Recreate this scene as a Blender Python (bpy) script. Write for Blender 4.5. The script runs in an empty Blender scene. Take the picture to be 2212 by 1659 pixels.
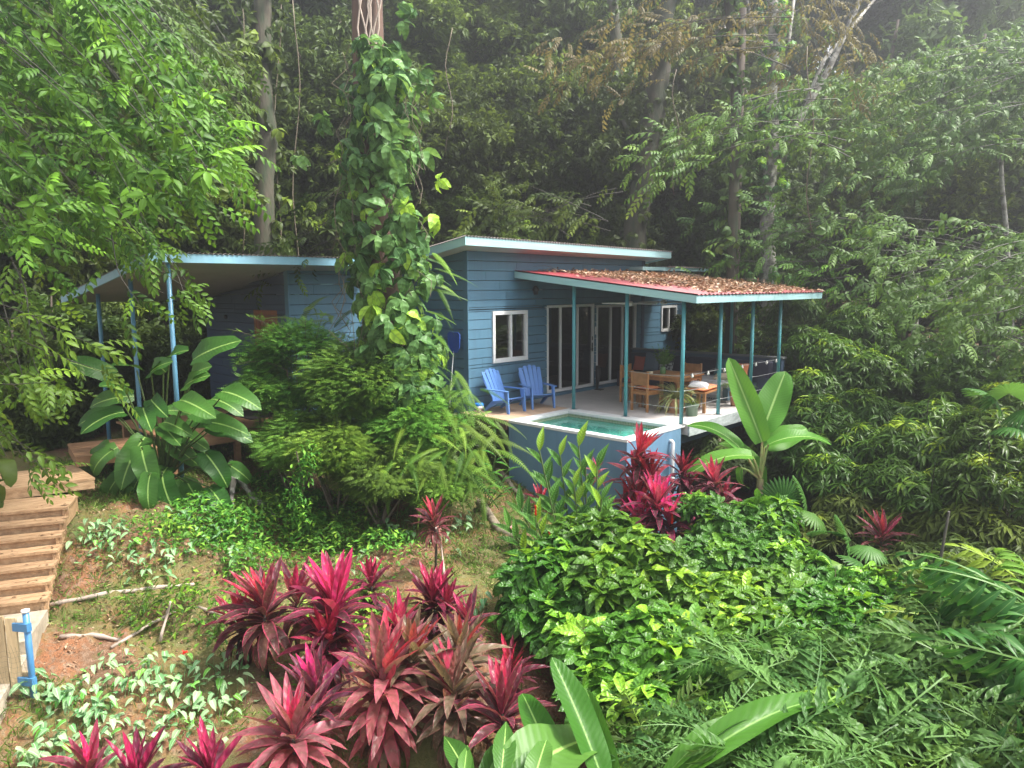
import bpy, bmesh, math, random
import numpy as np
from mathutils import Vector

# ---------------------------------------------------------------- camera, sky, sun
S = bpy.context.scene
COL = S.collection
CAM = np.array([11.308, -10.548, 2.63])
YAW, PITCH, ROLL, FOC = 0.76033, 0.13225, -0.00602, 1570.5      # FOC in pixels of a 2212 px wide frame
_f = np.array([-math.sin(YAW)*math.cos(PITCH), math.cos(YAW)*math.cos(PITCH), -math.sin(PITCH)])
_r = np.array([math.cos(YAW), math.sin(YAW), 0.0]); _u = np.cross(_r, _f)
_r, _u = _r*math.cos(ROLL)+_u*math.sin(ROLL), -_r*math.sin(ROLL)+_u*math.cos(ROLL)
cd = bpy.data.cameras.new('camera'); cam = bpy.data.objects.new('camera', cd); COL.objects.link(cam)
from mathutils import Matrix
cam.matrix_world = Matrix(((_r[0], _u[0], -_f[0], CAM[0]), (_r[1], _u[1], -_f[1], CAM[1]), (_r[2], _u[2], -_f[2], CAM[2]), (0, 0, 0, 1)))
cd.sensor_width = 36; cd.lens = 36*FOC/2212; cd.clip_end = 600; cd.clip_start = 0.05
S.camera = cam
W = bpy.data.worlds.new('World'); S.world = W; W.use_nodes = True
SUN_EL, SUN_AZ = math.radians(58), math.radians(38)              # azimuth of the sun counted from +X towards +Y
nt = W.node_tree; bg = nt.nodes['Background']
sky = nt.nodes.new('ShaderNodeTexSky'); sky.sky_type = 'NISHITA'; sky.sun_disc = False
sky.sun_elevation = SUN_EL; sky.sun_rotation = math.pi/2-SUN_AZ; sky.air_density = 1.0; sky.dust_density = 4.0; sky.ozone_density = 0.6
hs = nt.nodes.new('ShaderNodeHueSaturation'); hs.inputs['Saturation'].default_value = 0.25   # overcast: a nearly white sky
nt.links.new(sky.outputs[0], hs.inputs['Color']); nt.links.new(hs.outputs[0], bg.inputs[0]); bg.inputs[1].default_value = 0.115
sl = bpy.data.lights.new('sun', 'SUN'); sl.energy = 3.0; sl.angle = math.radians(9); sl.color = (1.0, 0.95, 0.86)
so = bpy.data.objects.new('sun', sl); COL.objects.link(so)
sd = Vector((math.cos(SUN_EL)*math.cos(SUN_AZ), math.cos(SUN_EL)*math.sin(SUN_AZ), math.sin(SUN_EL)))
so.rotation_euler = sd.to_track_quat('Z', 'Y').to_euler(); so.location = (0, 0, 60)
S.view_settings.view_transform = 'Standard'; S.view_settings.look = 'None'; S.view_settings.gamma = 1
S.view_settings.exposure = 1.85
S.cycles.use_denoising = True; S.cycles.use_adaptive_sampling = False
S.cycles.max_bounces = 6; S.cycles.diffuse_bounces = 3; S.cycles.glossy_bounces = 2; S.cycles.transmission_bounces = 4
S.cycles.transparent_max_bounces = 6; S.cycles.volume_bounces = 0; S.cycles.caustics_reflective = False; S.cycles.caustics_refractive = False

# ---------------------------------------------------------------- authoring helpers
random.seed(4); RNG = np.random.default_rng(11)
def ray(x, y): return _f+_r*(x-1106)/FOC-_u*(y-829.5)/FOC
def at(x, y, t): return CAM+ray(x, y)*t
def onz(x, y, z=0.0):
    d = ray(x, y); return CAM+d*(z-CAM[2])/d[2]
FH = np.array([-math.sin(YAW), math.cos(YAW)]); RH = np.array([math.cos(YAW), math.sin(YAW)])
def sl_of(X, Y): return (X-CAM[0])*FH[0]+(Y-CAM[1])*FH[1], (X-CAM[0])*RH[0]+(Y-CAM[1])*RH[1]
def xy_of(s, l): return CAM[0]+FH[0]*s+RH[0]*l, CAM[1]+FH[1]*s+RH[1]*l
def sstep(a, b, x): t = np.clip((x-a)/(b-a), 0, 1); return t*t*(3-2*t)
def ground(X, Y):
    X = np.asarray(X, float); Y = np.asarray(Y, float)
    s, l = sl_of(X, Y)
    zl = np.interp(s, [0, 5, 7, 9, 10.3, 12, 16, 22, 30, 45, 90], [-3.2, -2.3, -1.95, -1.6, -.95, -.7, -.65, -.5, 1.2, 6, 22])
    zm = np.interp(s, [0, 5, 7, 9, 11, 14.3, 18, 22, 30, 45, 90], [-3.2, -2.45, -2.05, -1.75, -1.5, -1.22, -1.0, -.7, 1.0, 5.5, 21])
    zr = np.interp(s, [0, 5, 10, 14, 18, 24, 32, 45, 90], [-4.2, -3.4, -3.1, -2.7, -2.0, -1.4, .2, 4, 17])
    a = sstep(-6, -3.2, l); b = sstep(-.3, 3.2, l)
    z = zl*(1-a)+zm*a; z = z*(1-b)+zr*b
    z += .07*np.sin(X*1.7+Y*.9)*np.cos(Y*1.3-X*.6)+.035*np.sin(X*4.1-Y*2.7)+.02*np.sin(X*7.3+Y*8.1)
    led = .13*np.tanh(6*np.sin(s*2.05+.35*np.sin(l*1.3)+.4))*np.exp(-((s-8.8)/2.2)**2)*(1-b)*.55    # washed-out ledges
    return z+led
def gp(px, py, h=0.0, t0=4.0):
    'point h above the ground seen at pixel (px, py)'
    d = ray(px, py); t = t0
    while t < 60:
        p = CAM+d*t
        if p[2] <= ground(p[0], p[1])+h: break
        t += .02
    return CAM+d*t
def onground(x, y, dz=0.0): return (float(x), float(y), float(ground(x, y))+dz)

# ---------------------------------------------------------------- materials
MATS = {}
def nodes(name):
    m = bpy.data.materials.new(name); m.use_nodes = True; t = m.node_tree
    return m, t, t.nodes['Principled BSDF']
def N(t, kind, **kw):
    n = t.nodes.new(kind)
    for k, v in kw.items():
        if k in n.inputs.keys(): n.inputs[k].default_value = v
        else: setattr(n, k, v)
    return n
def mixc(t, fac, a, b, mode='MIX'):
    n = t.nodes.new('ShaderNodeMix'); n.data_type = 'RGBA'; n.blend_type = mode
    for i, v in ((0, fac), (6, a), (7, b)):
        if isinstance(v, bpy.types.NodeSocket): t.links.new(v, n.inputs[i])
        elif i == 0: n.inputs[0].default_value = v
        else: n.inputs[i].default_value = (*v[:3], 1)
    return n.outputs[2]
def math_(t, op, a, b=None, c=None):
    n = t.nodes.new('ShaderNodeMath'); n.operation = op
    for i, v in enumerate((a, b, c)):
        if v is None: continue
        if isinstance(v, bpy.types.NodeSocket): t.links.new(v, n.inputs[i])
        else: n.inputs[i].default_value = v
    return n.outputs[0]
def ramp(t, f, stops):
    n = t.nodes.new('ShaderNodeValToRGB'); e = n.color_ramp.elements
    while len(e) < len(stops): e.new(.5)
    for k, (p, c) in zip(e, stops): k.position = p; k.color = (*c, 1) if len(c) == 3 else c
    t.links.new(f, n.inputs[0]); return n.outputs[0]
def grey(v): return (v, v, v)
def mat(name, c, c2=None, scale=4, rough=.5, bump=0, bscale=30, metal=0, stretch=None, spec=.5, detail=6, lo=.35, hi=.65, streak=0):
    if name in MATS: return MATS[name]
    m, t, b = nodes(name); MATS[name] = m
    b.inputs['Roughness'].default_value = rough; b.inputs['Metallic'].default_value = metal
    b.inputs['Specular IOR Level'].default_value = spec
    b.inputs['Base Color'].default_value = (*c, 1)
    tc = N(t, 'ShaderNodeTexCoord').outputs['Object']
    if stretch:
        mp = N(t, 'ShaderNodeMapping'); mp.inputs['Scale'].default_value = stretch; t.links.new(tc, mp.inputs[0]); tc = mp.outputs[0]
    if c2 is not None:
        n = N(t, 'ShaderNodeTexNoise', Scale=scale, Detail=detail, Roughness=.6); t.links.new(tc, n.inputs['Vector'])
        cc = mixc(t, ramp(t, n.outputs[0], [(lo, grey(0)), (hi, grey(1))]), c, c2)
        if stretch or streak:      # boards differ a little from one another; painted walls carry rain streaks
            if streak:
                m2 = N(t, 'ShaderNodeMapping'); m2.inputs['Scale'].default_value = (5, 5, .35); t.links.new(tc, m2.inputs[0]); n2 = N(t, 'ShaderNodeTexNoise', Scale=1.6, Detail=8.0, Roughness=.65); t.links.new(m2.outputs[0], n2.inputs['Vector'])
                cc = mixc(t, math_(t, 'MULTIPLY', ramp(t, n2.outputs[0], [(.48, grey(0)), (.72, grey(1))]), streak), cc, (.055, .07, .075))
            else:
                hv = N(t, 'ShaderNodeHueSaturation'); t.links.new(cc, hv.inputs['Color']); t.links.new(math_(t, 'ADD', .78, math_(t, 'MULTIPLY', N(t, 'ShaderNodeObjectInfo').outputs['Random'], .4)), hv.inputs['Value']); cc = hv.outputs[0]
        t.links.new(cc, b.inputs['Base Color'])
    if bump:
        n = N(t, 'ShaderNodeTexNoise', Scale=bscale, Detail=5.0); t.links.new(tc, n.inputs['Vector'])
        bp = N(t, 'ShaderNodeBump', Strength=bump, Distance=.02); t.links.new(n.outputs[0], bp.inputs['Height']); t.links.new(bp.outputs[0], b.inputs['Normal'])
    return m
def leafmat(name, ca, cb, young=None, yfrac=.12, rough=.5, trans=.35, rib=None, veins=0, edge=None, agec=None, spots=0, spec=.25):
    '''ca/cb: darkest and lightest leaf; young: fresh growth; rib: midrib colour; agec: colours from the heart (0) to the oldest leaves (1)'''
    m, t, b = nodes(name); MATS[name] = m
    rnd = N(t, 'ShaderNodeAttribute', attribute_name='rnd').outputs['Fac']
    uv = N(t, 'ShaderNodeAttribute', attribute_name='luv').outputs['Vector']
    sp = N(t, 'ShaderNodeSeparateXYZ'); t.links.new(uv, sp.inputs[0]); u, v, age = sp.outputs
    col = mixc(t, rnd, ca, cb)
    if agec:
        a = math_(t, 'ADD', age, math_(t, 'MULTIPLY', math_(t, 'SUBTRACT', rnd, .5), .35))
        col = ramp(t, a, agec)
    if young: col = mixc(t, ramp(t, rnd, [(1-yfrac-.02, grey(0)), (1-yfrac+.04, grey(1))]), col, young)
    oi = N(t, 'ShaderNodeObjectInfo').outputs['Random']
    hsv = N(t, 'ShaderNodeHueSaturation'); t.links.new(col, hsv.inputs['Color'])
    t.links.new(math_(t, 'ADD', .485, math_(t, 'MULTIPLY', oi, .03)), hsv.inputs['Hue'])
    t.links.new(math_(t, 'ADD', .8, math_(t, 'MULTIPLY', math_(t, 'FRACT', math_(t, 'MULTIPLY', oi, 7.3)), .4)), hsv.inputs['Value'])
    col = hsv.outputs[0]
    au = math_(t, 'ABSOLUTE', u)
    if edge: col = mixc(t, math_(t, 'MULTIPLY', ramp(t, au, [(.72, grey(0)), (.95, grey(1))]), .8), col, edge)
    if veins:
        w = math_(t, 'SINE', math_(t, 'SUBTRACT', math_(t, 'MULTIPLY', v, veins), math_(t, 'MULTIPLY', au, veins*.12)))
        col = mixc(t, math_(t, 'MULTIPLY', ramp(t, w, [(.2, grey(0)), (.95, grey(1))]), .28 if veins < 80 else .10), col, (.02, .05, .01))
        bp = N(t, 'ShaderNodeBump', Strength=.5 if veins < 80 else .18, Distance=.006); t.links.new(w, bp.inputs['Height']); t.links.new(bp.outputs[0], b.inputs['Normal'])
    if rib: col = mixc(t, ramp(t, au, [(.03, grey(1)), (.085, grey(0))]), col, rib)
    if spots:
        tc = N(t, 'ShaderNodeTexCoord').outputs['Object']
        n = N(t, 'ShaderNodeTexNoise', Scale=38.0, Detail=3.0); t.links.new(tc, n.inputs['Vector'])
        col = mixc(t, math_(t, 'MULTIPLY', ramp(t, n.outputs[0], [(.60, grey(0)), (.68, grey(1))]), spots), col, (.30, .24, .18))
    t.links.new(col, b.inputs['Base Color']); b.inputs['Roughness'].default_value = rough; b.inputs['Specular IOR Level'].default_value = spec
    tr = N(t, 'ShaderNodeBsdfTranslucent')
    g = N(t, 'ShaderNodeGamma', Gamma=.82); t.links.new(col, g.inputs[0]); t.links.new(mixc(t, 1.0, g.outputs[0], (1.0, 1.0, .55), 'MULTIPLY'), tr.inputs[0])
    mx = N(t, 'ShaderNodeMixShader'); mx.inputs[0].default_value = trans
    t.links.new(b.outputs[0], mx.inputs[1]); t.links.new(tr.outputs[0], mx.inputs[2])
    t.links.new(mx.outputs[0], t.nodes['Material Output'].inputs['Surface'])
    return m

LM = dict(
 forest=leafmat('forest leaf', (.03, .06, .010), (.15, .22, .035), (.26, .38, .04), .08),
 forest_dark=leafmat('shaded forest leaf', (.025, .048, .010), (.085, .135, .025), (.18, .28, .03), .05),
 pale=leafmat('grey green leaf', (.045, .10, .02), (.14, .24, .05), (.2, .3, .06), .08),
 brown=leafmat('russet leaf', (.10, .085, .03), (.24, .20, .08), (.1, .16, .04), .2, trans=.45),
 fresh=leafmat('fresh green leaf', (.016, .055, .006), (.13, .26, .022), (.22, .42, .04), .14, rib=(.14, .3, .05)),
 vine=leafmat('climber leaf', (.04, .11, .03), (.20, .37, .11), (.32, .52, .06), .2, rough=.4, rib=(.18, .34, .12), veins=22),
 feather=leafmat('feathery leaf', (.05, .15, .02), (.17, .37, .055), (.2, .38, .05), .12),
 fern=leafmat('fern leaf', (.03, .09, .01), (.17, .29, .035), (.22, .4, .05), .12),
 coffee=leafmat('glossy shrub leaf', (.018, .075, .008), (.12, .29, .025), (.27, .50, .035), .18, rough=.36, rib=(.12, .28, .05), veins=40, spec=.4),
 lance=leafmat('lance leaf', (.025, .07, .012), (.12, .23, .03), (.34, .48, .035), .14, rough=.36, rib=(.11, .22, .04)),
 big=leafmat('paddle leaf', (.025, .10, .015), (.07, .19, .03), None, rough=.42, rib=(.35, .55, .15), veins=95, spec=.35),
 banana=leafmat('banana leaf', (.10, .26, .03), (.17, .36, .045), None, rough=.4, rib=(.4, .62, .2), veins=150, trans=.45),
 ginger=leafmat('ginger leaf', (.035, .16, .02), (.10, .30, .03), (.25, .48, .03), .25, rough=.32, rib=(.2, .42, .08), veins=60, edge=(.15, .33, .1)),
 heliconia=leafmat('heliconia leaf', (.05, .15, .015), (.11, .25, .03), None, rough=.42, rib=(.22, .4, .1), veins=110, trans=.4),
 palm=leafmat('palm leaf', (.035, .12, .02), (.10, .24, .05), (.2, .36, .05), .08, rough=.4, rib=(.14, .26, .07)),
 fishtail=leafmat('fishtail palm leaf', (.04, .11, .025), (.14, .27, .07), (.22, .4, .05), .08, rough=.42, veins=25),
 white=leafmat('silver arrow leaf', (.10, .26, .09), (.34, .50, .27), (.15, .4, .06), .12, rough=.45, rib=(.65, .78, .55), trans=.25),
 creeper=leafmat('creeper leaf', (.045, .15, .015), (.14, .34, .045), (.3, .52, .06), .2, rib=(.2, .4, .08)),
 grass=leafmat('grass blade', (.05, .12, .015), (.14, .24, .04), (.3, .35, .1), .1),
 litter=leafmat('dry leaf', (.10, .055, .028), (.32, .19, .11), (.45, .34, .22), .12, trans=.1, rough=.7),
 litter_roof=leafmat('dry roof leaf', (.22, .11, .07), (.55, .34, .22), (.7, .55, .42), .15, trans=.1, rough=.7),
 red=leafmat('red bract', (.55, .01, .02), (.75, .03, .05), None, trans=.25),
 pinkf=leafmat('pink bract', (.7, .25, .35), (.85, .5, .6), None),
 ti=leafmat('crimson ti leaf', (.1, .02, .03), (.2, .03, .05), None, rough=.36, trans=.3, veins=30, spots=.55, edge=(.48, .05, .12),
   agec=[(0, (.60, .03, .12)), (.14, (.34, .04, .11)), (.3, (.15, .04, .07)), (.6, (.10, .035, .045)), (.85, (.20, .07, .07)), (1, (.20, .11, .07))]),
 ti_hot=leafmat('hot pink ti leaf', (.1, .02, .03), (.2, .03, .05), None, rough=.36, trans=.35, veins=30, spots=.3, edge=(.55, .04, .15),
   agec=[(0, (.74, .03, .14)), (.22, (.48, .03, .11)), (.36, (.18, .035, .06)), (.7, (.10, .03, .042)), (1, (.13, .04, .05))]),
 ti_pink=leafmat('dusty pink ti leaf', (.1, .02, .03), (.2, .03, .05), None, rough=.36, trans=.3, veins=30, spots=.5, edge=(.50, .06, .13),
   agec=[(0, (.62, .04, .13)), (.16, (.34, .10, .13)), (.34, (.18, .08, .09)), (.6, (.28, .07, .09)), (.88, (.26, .10, .10)), (1, (.22, .13, .09))]),
 ti_green=leafmat('bronze green ti leaf', (.1, .02, .03), (.2, .03, .05), None, rough=.38, trans=.3, veins=30, spots=.6, edge=(.30, .10, .11),
   agec=[(0, (.48, .05, .09)), (.2, (.20, .13, .09)), (.5, (.13, .10, .065)), (1, (.19, .11, .09))]),
 ti_dark=leafmat('dark maroon ti leaf', (.1, .02, .03), (.2, .03, .05), None, rough=.36, trans=.2, veins=30, edge=(.22, .02, .05),
   agec=[(0, (.42, .02, .06)), (.3, (.14, .015, .035)), (.6, (.06, .012, .022)), (1, (.05, .014, .018))]),
)
bark = mat('bark', (.10, .075, .055), (.045, .035, .028), 3, .85, .6, 14, stretch=(1, 1, .25))
bark_red = mat('reddish bark', (.17, .095, .065), (.07, .045, .035), 3, .85, .6, 14, stretch=(1, 1, .25))
bark_pale = mat('lichen bark', (.34, .33, .30), (.09, .085, .07), 5, .8, .5, 20, lo=.42, hi=.58)
bark_dark = mat('mossy dark bark', (.075, .062, .045), (.028, .045, .02), 5, .9, .9, 16, stretch=(1, 1, .3))
log_m = mat('dead log', (.32, .27, .2), (.12, .09, .06), 9, .8, .7, 30)
stem_m = mat('green stem', (.10, .17, .04), (.06, .09, .03), 8, .5)
stem_dark = mat('dark stem', (.05, .045, .03), (.02, .02, .015), 8, .5)
twig_m = mat('twig', (.17, .14, .09), (.09, .07, .05), 8, .7)
dead_m = mat('dead strands', (.30, .17, .13), (.18, .09, .07), 8, .8)

# ---------------------------------------------------------------- objects
def tag(o, label=None, cat=None, group=None, kind=None):
    for k, v in (('label', label), ('category', cat), ('group', group), ('kind', kind)):
        if v: o[k] = v
    return o
def empty(name, loc=(0, 0, 0), rz=0, **kw):
    o = bpy.data.objects.new(name, None); COL.objects.link(o); o.location = [float(v) for v in loc]; o.rotation_euler[2] = rz
    o.empty_display_size = .2; return tag(o, **kw)
def link(name, me, parent=None, m=None):
    if m is not None and not me.materials: me.materials.append(m)
    o = bpy.data.objects.new(name, me); COL.objects.link(o)
    if parent: o.parent = parent
    return o
class MB:
    'plain polygon builder; build() links ONE mesh object'
    def __init__(s): s.v = []; s.f = []; s.sm = []
    def add(s, vs, fs, smooth=False):
        b = len(s.v); s.v += [tuple(float(c) for c in v) for v in vs]; s.f += [tuple(b+i for i in f) for f in fs]; s.sm += [smooth]*len(fs); return s
    def box(s, x0, x1, y0, y1, z0, z1):
        return s.add([(x0, y0, z0), (x1, y0, z0), (x1, y1, z0), (x0, y1, z0), (x0, y0, z1), (x1, y0, z1), (x1, y1, z1), (x0, y1, z1)],
                     [(0, 3, 2, 1), (4, 5, 6, 7), (0, 1, 5, 4), (1, 2, 6, 5), (2, 3, 7, 6), (3, 0, 4, 7)])
    def hexa(s, p): return s.add(p, [(0, 3, 2, 1), (4, 5, 6, 7), (0, 1, 5, 4), (1, 2, 6, 5), (2, 3, 7, 6), (3, 0, 4, 7)])
    def tube(s, pts, rad, n=8, caps=True):
        pts = [np.array(p, float) for p in pts]; rad = [rad]*len(pts) if not hasattr(rad, '__len__') else rad
        vs = []; fs = []; up = np.array([.13, .21, .97])
        for i, p in enumerate(pts):
            d = pts[min(i+1, len(pts)-1)]-pts[max(i-1, 0)]; d /= np.linalg.norm(d)+1e-9
            if abs(d@up) > .95: a = np.cross(d, (1, .1, 0))
            else: a = np.cross(d, up)
            if i and a@pa < 0: a = -a
            a /= np.linalg.norm(a); pa = a; b = np.cross(d, a)
            for k in range(n):
                q = 2*math.pi*k/n; vs.append(p+(a*math.cos(q)+b*math.sin(q))*rad[i])
        for i in range(len(pts)-1):
            for k in range(n): fs.append((i*n+k, i*n+(k+1) % n, (i+1)*n+(k+1) % n, (i+1)*n+k))
        s.add(vs, fs, True)
        if caps:
            L = len(s.v)-len(vs); s.f += [tuple(L+k for k in range(n))[::-1], tuple(L+len(vs)-n+k for k in range(n))]; s.sm += [False, False]
        return s
    def lathe(s, prof, n=16, loc=(0, 0, 0)):
        vs = []; fs = []
        for r, z in prof:
            for k in range(n): q = 2*math.pi*k/n; vs.append((loc[0]+r*math.cos(q), loc[1]+r*math.sin(q), loc[2]+z))
        for i in range(len(prof)-1):
            for k in range(n): fs.append((i*n+k, i*n+(k+1) % n, (i+1)*n+(k+1) % n, (i+1)*n+k))
        return s.add(vs, fs, True)
    def mesh(s, name, m=None):
        me = bpy.data.meshes.new(name); me.from_pydata(s.v, [], s.f); me.polygons.foreach_set('use_smooth', s.sm)
        if m: me.materials.append(m)
        me.update(); return me
    def build(s, name, m, parent=None, bevel=0):
        o = link(name, s.mesh(name, m), parent)
        if bevel:
            b = o.modifiers.new('b', 'BEVEL'); b.width = bevel; b.segments = 2; b.limit_method = 'ANGLE'
        return o
def copy_tree(o, parent=None):
    kids = list(o.children); c = o.copy(); COL.objects.link(c); c.parent = parent
    for k in kids: copy_tree(k, c)
    return c

# ---------------------------------------------------------------- foliage kit
def grid_leaf(n=4, m=2, w=.3, prof='ovate', droop=.25, fold=.18, wave=0.0, notch=0, tip=1.0, jag=0):
    'leaf of length 1 along +Y, upper side +Z; returns (V, F, UV)'
    V = []; U = []
    for i in range(n+1):
        t = i/n
        if prof == 'ovate': h = math.sin(math.pi*t**.75)**.9
        elif prof == 'lance': h = math.sin(math.pi*t**.8)**1.1
        elif prof == 'obov': h = math.sin(math.pi*t**1.5)**.8
        elif prof == 'heart': h = math.sin(math.pi*min(1, (.22+.78*t)**.9))
        elif prof == 'strap': h = min(1, 6*t+.15)*min(1, (1-t)*3.5)**.6
        elif prof == 'paddle': h = min(1, math.sin(math.pi*(.05+.95*t)**.8)**.42)
        elif prof == 'ti': h = math.sin(math.pi*min(1, .05+.95*t)**.85)**.75
        elif prof == 'wedge': h = t**.8*(1-.15*(t > .99))
        h = max(h, .03)*w/2
        a = droop*1.6*t; L = t
        if droop: y, z = math.sin(a)/(droop*1.6), -(1-math.cos(a))/(droop*1.6)
        else: y, z = t, 0
        for k in range(m+1):
            u = -1+2*k/m
            e = (RNG.uniform(-.5, 0)*jag if (jag and i == n) else 0)*abs(1)
            zz = z+abs(u)*h*fold*2+wave*h*math.sin(9*t+2*u)*abs(u)
            V.append((u*h, y+e, zz)); U.append((u, t, 0))
    F = [(i*(m+1)+k, i*(m+1)+k+1, (i+1)*(m+1)+k+1, (i+1)*(m+1)+k) for i in range(n) for k in range(m)]
    return np.array(V), np.array(F), np.array(U, float)
def compose(items):
    Vs = []; Fs = []; Us = []; b = 0
    for T, pos, d, nr, sc in items:
        M = frame(np.array([d], float), np.array([nr], float))[0]*sc
        Vs.append(T[0]@M+np.array(pos)); Fs.append(T[1]+b); Us.append(T[2]); b += len(T[0])
    return np.vstack(Vs), np.vstack(Fs), np.vstack(Us)
def frame(d, nr):
    d = d/(np.linalg.norm(d, axis=1, keepdims=True)+1e-9)
    nr = nr-d*(nr*d).sum(1, keepdims=True); k = np.linalg.norm(nr, axis=1, keepdims=True)
    nr = np.where(k < 1e-4, np.array([[.3, .5, .8]]), nr); nr = nr-d*(nr*d).sum(1, keepdims=True); nr /= np.linalg.norm(nr, axis=1, keepdims=True)
    x = np.cross(d, nr); return np.stack([x, d, nr], 1)
class Fol:
    def __init__(s): s.V = []; s.F = []; s.U = []; s.R = []; s.b = 0
    def add(s, T, pos, d, nr, sc, rnd=None, age=0.0):
        pos = np.atleast_2d(np.asarray(pos, float)); n = len(pos)
        d = np.broadcast_to(np.asarray(d, float), (n, 3)); nr = np.broadcast_to(np.asarray(nr, float), (n, 3)); sc = np.broadcast_to(np.asarray(sc, float), (n,))
        M = frame(d, nr)*sc[:, None, None]; V, F, U = T
        s.V.append((np.einsum('vk,nkj->nvj', V, M)+pos[:, None, :]).reshape(-1, 3))
        s.F.append((F[None]+(np.arange(n)*len(V))[:, None, None]+s.b).reshape(-1, 4))
        uu = np.broadcast_to(U, (n, *U.shape)).copy(); uu[:, :, 2] = np.broadcast_to(np.asarray(age, float), (n,))[:, None]
        s.U.append(uu.reshape(-1, 3))
        r = RNG.random(n) if rnd is None else np.broadcast_to(np.asarray(rnd, float), (n,))
        s.R.append(np.repeat(r, len(V))); s.b += n*len(V)
    def mesh(s, name, m, origin=(0, 0, 0)):
        V = np.vstack(s.V)-np.asarray(origin, float); F = np.vstack(s.F); U = np.vstack(s.U); R = np.concatenate(s.R)
        me = bpy.data.meshes.new(name); me.vertices.add(len(V)); me.vertices.foreach_set('co', V.astype(np.float32).ravel())
        me.loops.add(F.size); me.loops.foreach_set('vertex_index', F.astype(np.int32).ravel())
        me.polygons.add(len(F)); me.polygons.foreach_set('loop_start', np.arange(len(F), dtype=np.int32)*4)
        me.polygons.foreach_set('use_smooth', np.ones(len(F), bool))
        me.update(calc_edges=True)
        a = me.attributes.new('rnd', 'FLOAT', 'POINT'); a.data.foreach_set('value', R.astype(np.float32))
        a = me.attributes.new('luv', 'FLOAT_VECTOR', 'POINT'); a.data.foreach_set('vector', U.astype(np.float32).ravel())
        me.materials.append(m); return me
def unit(v): v = np.asarray(v, float); return v/(np.linalg.norm(v, axis=-1, keepdims=True)+1e-9)
def rdir(n): return unit(RNG.normal(size=(n, 3)))

TL = dict(
 simple=grid_leaf(2, 2, .42, 'ovate', .35, .2), simple2=grid_leaf(2, 2, .36, 'lance', .6, .25),
 mid=grid_leaf(4, 2, .42, 'ovate', .4, .18), lance=grid_leaf(3, 2, .2, 'lance', .5, .2), lance2=grid_leaf(3, 2, .16, 'lance', .8, .2),
 vine=grid_leaf(5, 4, .50, 'ovate', .65, .12, .15), heart=grid_leaf(3, 2, .55, 'heart', .4, .15),
 coffee=grid_leaf(5, 4, .38, 'ovate', .75, .14, .35), coffee2=grid_leaf(5, 4, .36, 'obov', .45, .16, .3),
 ti=grid_leaf(7, 4, .21, 'ti', .6, .16, .12), ti2=grid_leaf(7, 4, .23, 'ti', 1.15, .14, .12), ti3=grid_leaf(7, 4, .18, 'ti', .10, .25),
 big=grid_leaf(9, 4, .42, 'paddle', .7, .14, .25), big2=grid_leaf(9, 4, .45, 'paddle', .35, .12, .2), big3=grid_leaf(9, 4, .46, 'paddle', 1.0, .1, .3),
 ban=grid_leaf(18, 6, .27, 'paddle', .15, .2, .10), banw=grid_leaf(18, 6, .45, 'paddle', .2, .12, .14), banl=grid_leaf(20, 6, .115, 'paddle', .75, .3, .3), ban2=grid_leaf(18, 6, .27, 'paddle', .75, .15, .12),
 ginger=grid_leaf(6, 4, .30, 'lance', .35, .25, .1), arrow=grid_leaf(3, 2, .52, 'heart', .5, .2), blade=grid_leaf(3, 1, .085, 'lance', .7, 0),
 strap=grid_leaf(6, 2, .05, 'strap', 1.0, .3), tiny=(np.array([(0, 0, 0), (.22, .5, .05), (0, 1, -.1), (-.22, .5, .05)]), np.array([(0, 1, 2, 3)]), np.array([(0, 0, 0), (1, .5, 0), (0, 1, 0), (-1, .5, 0)], float)),
 wedge=grid_leaf(4, 4, .42, 'wedge', .4, .15, 0, jag=.5), wedge2=grid_leaf(4, 4, .36, 'wedge', .75, .15, 0, jag=.6),
)
TL['stalk'] = grid_leaf(2, 1, .03, 'strap', 0, 0)
def curve_pts(n, L, droop):
    a = np.linspace(0, 1, n)*droop; ds = L/(n-1)
    y = np.concatenate([[0], np.cumsum(np.cos(a[:-1])*ds)]); z = np.concatenate([[0], -np.cumsum(np.sin(a[:-1])*ds)])
    return np.stack([np.zeros(n), y, z], 1), np.stack([np.zeros(n), np.cos(a), -np.sin(a)], 1)
TL['tinyr'] = (np.array([(0, 0, 0), (.26, .35, .04), (.2, .85, -.02), (-.2, .85, -.02), (-.26, .35, .04)]), np.array([(0, 1, 2, 2), (0, 2, 3, 3), (0, 3, 4, 4)])[:0], 0) if False else TL['tiny']
TL['round'] = (np.array([(-.05, 0, 0), (.05, 0, 0), (.27, .4, .04), (-.27, .4, .04), (.13, .95, -.05), (-.13, .95, -.05)]), np.array([(0, 1, 2, 3), (3, 2, 4, 5)]), np.array([(0, 0, 0), (0, 0, 0), (.8, .4, 0), (-.8, .4, 0), (.5, 1, 0), (-.5, 1, 0)], float))
TL['pin'] = (np.array([(0, 0, 0), (.2, .35, .04), (0, 1, -.1), (-.2, .35, .04)]), np.array([(0, 1, 2, 3)]), np.array([(0, 0, 0), (1, .5, 0), (0, 1, 0), (-1, .5, 0)], float))
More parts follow.
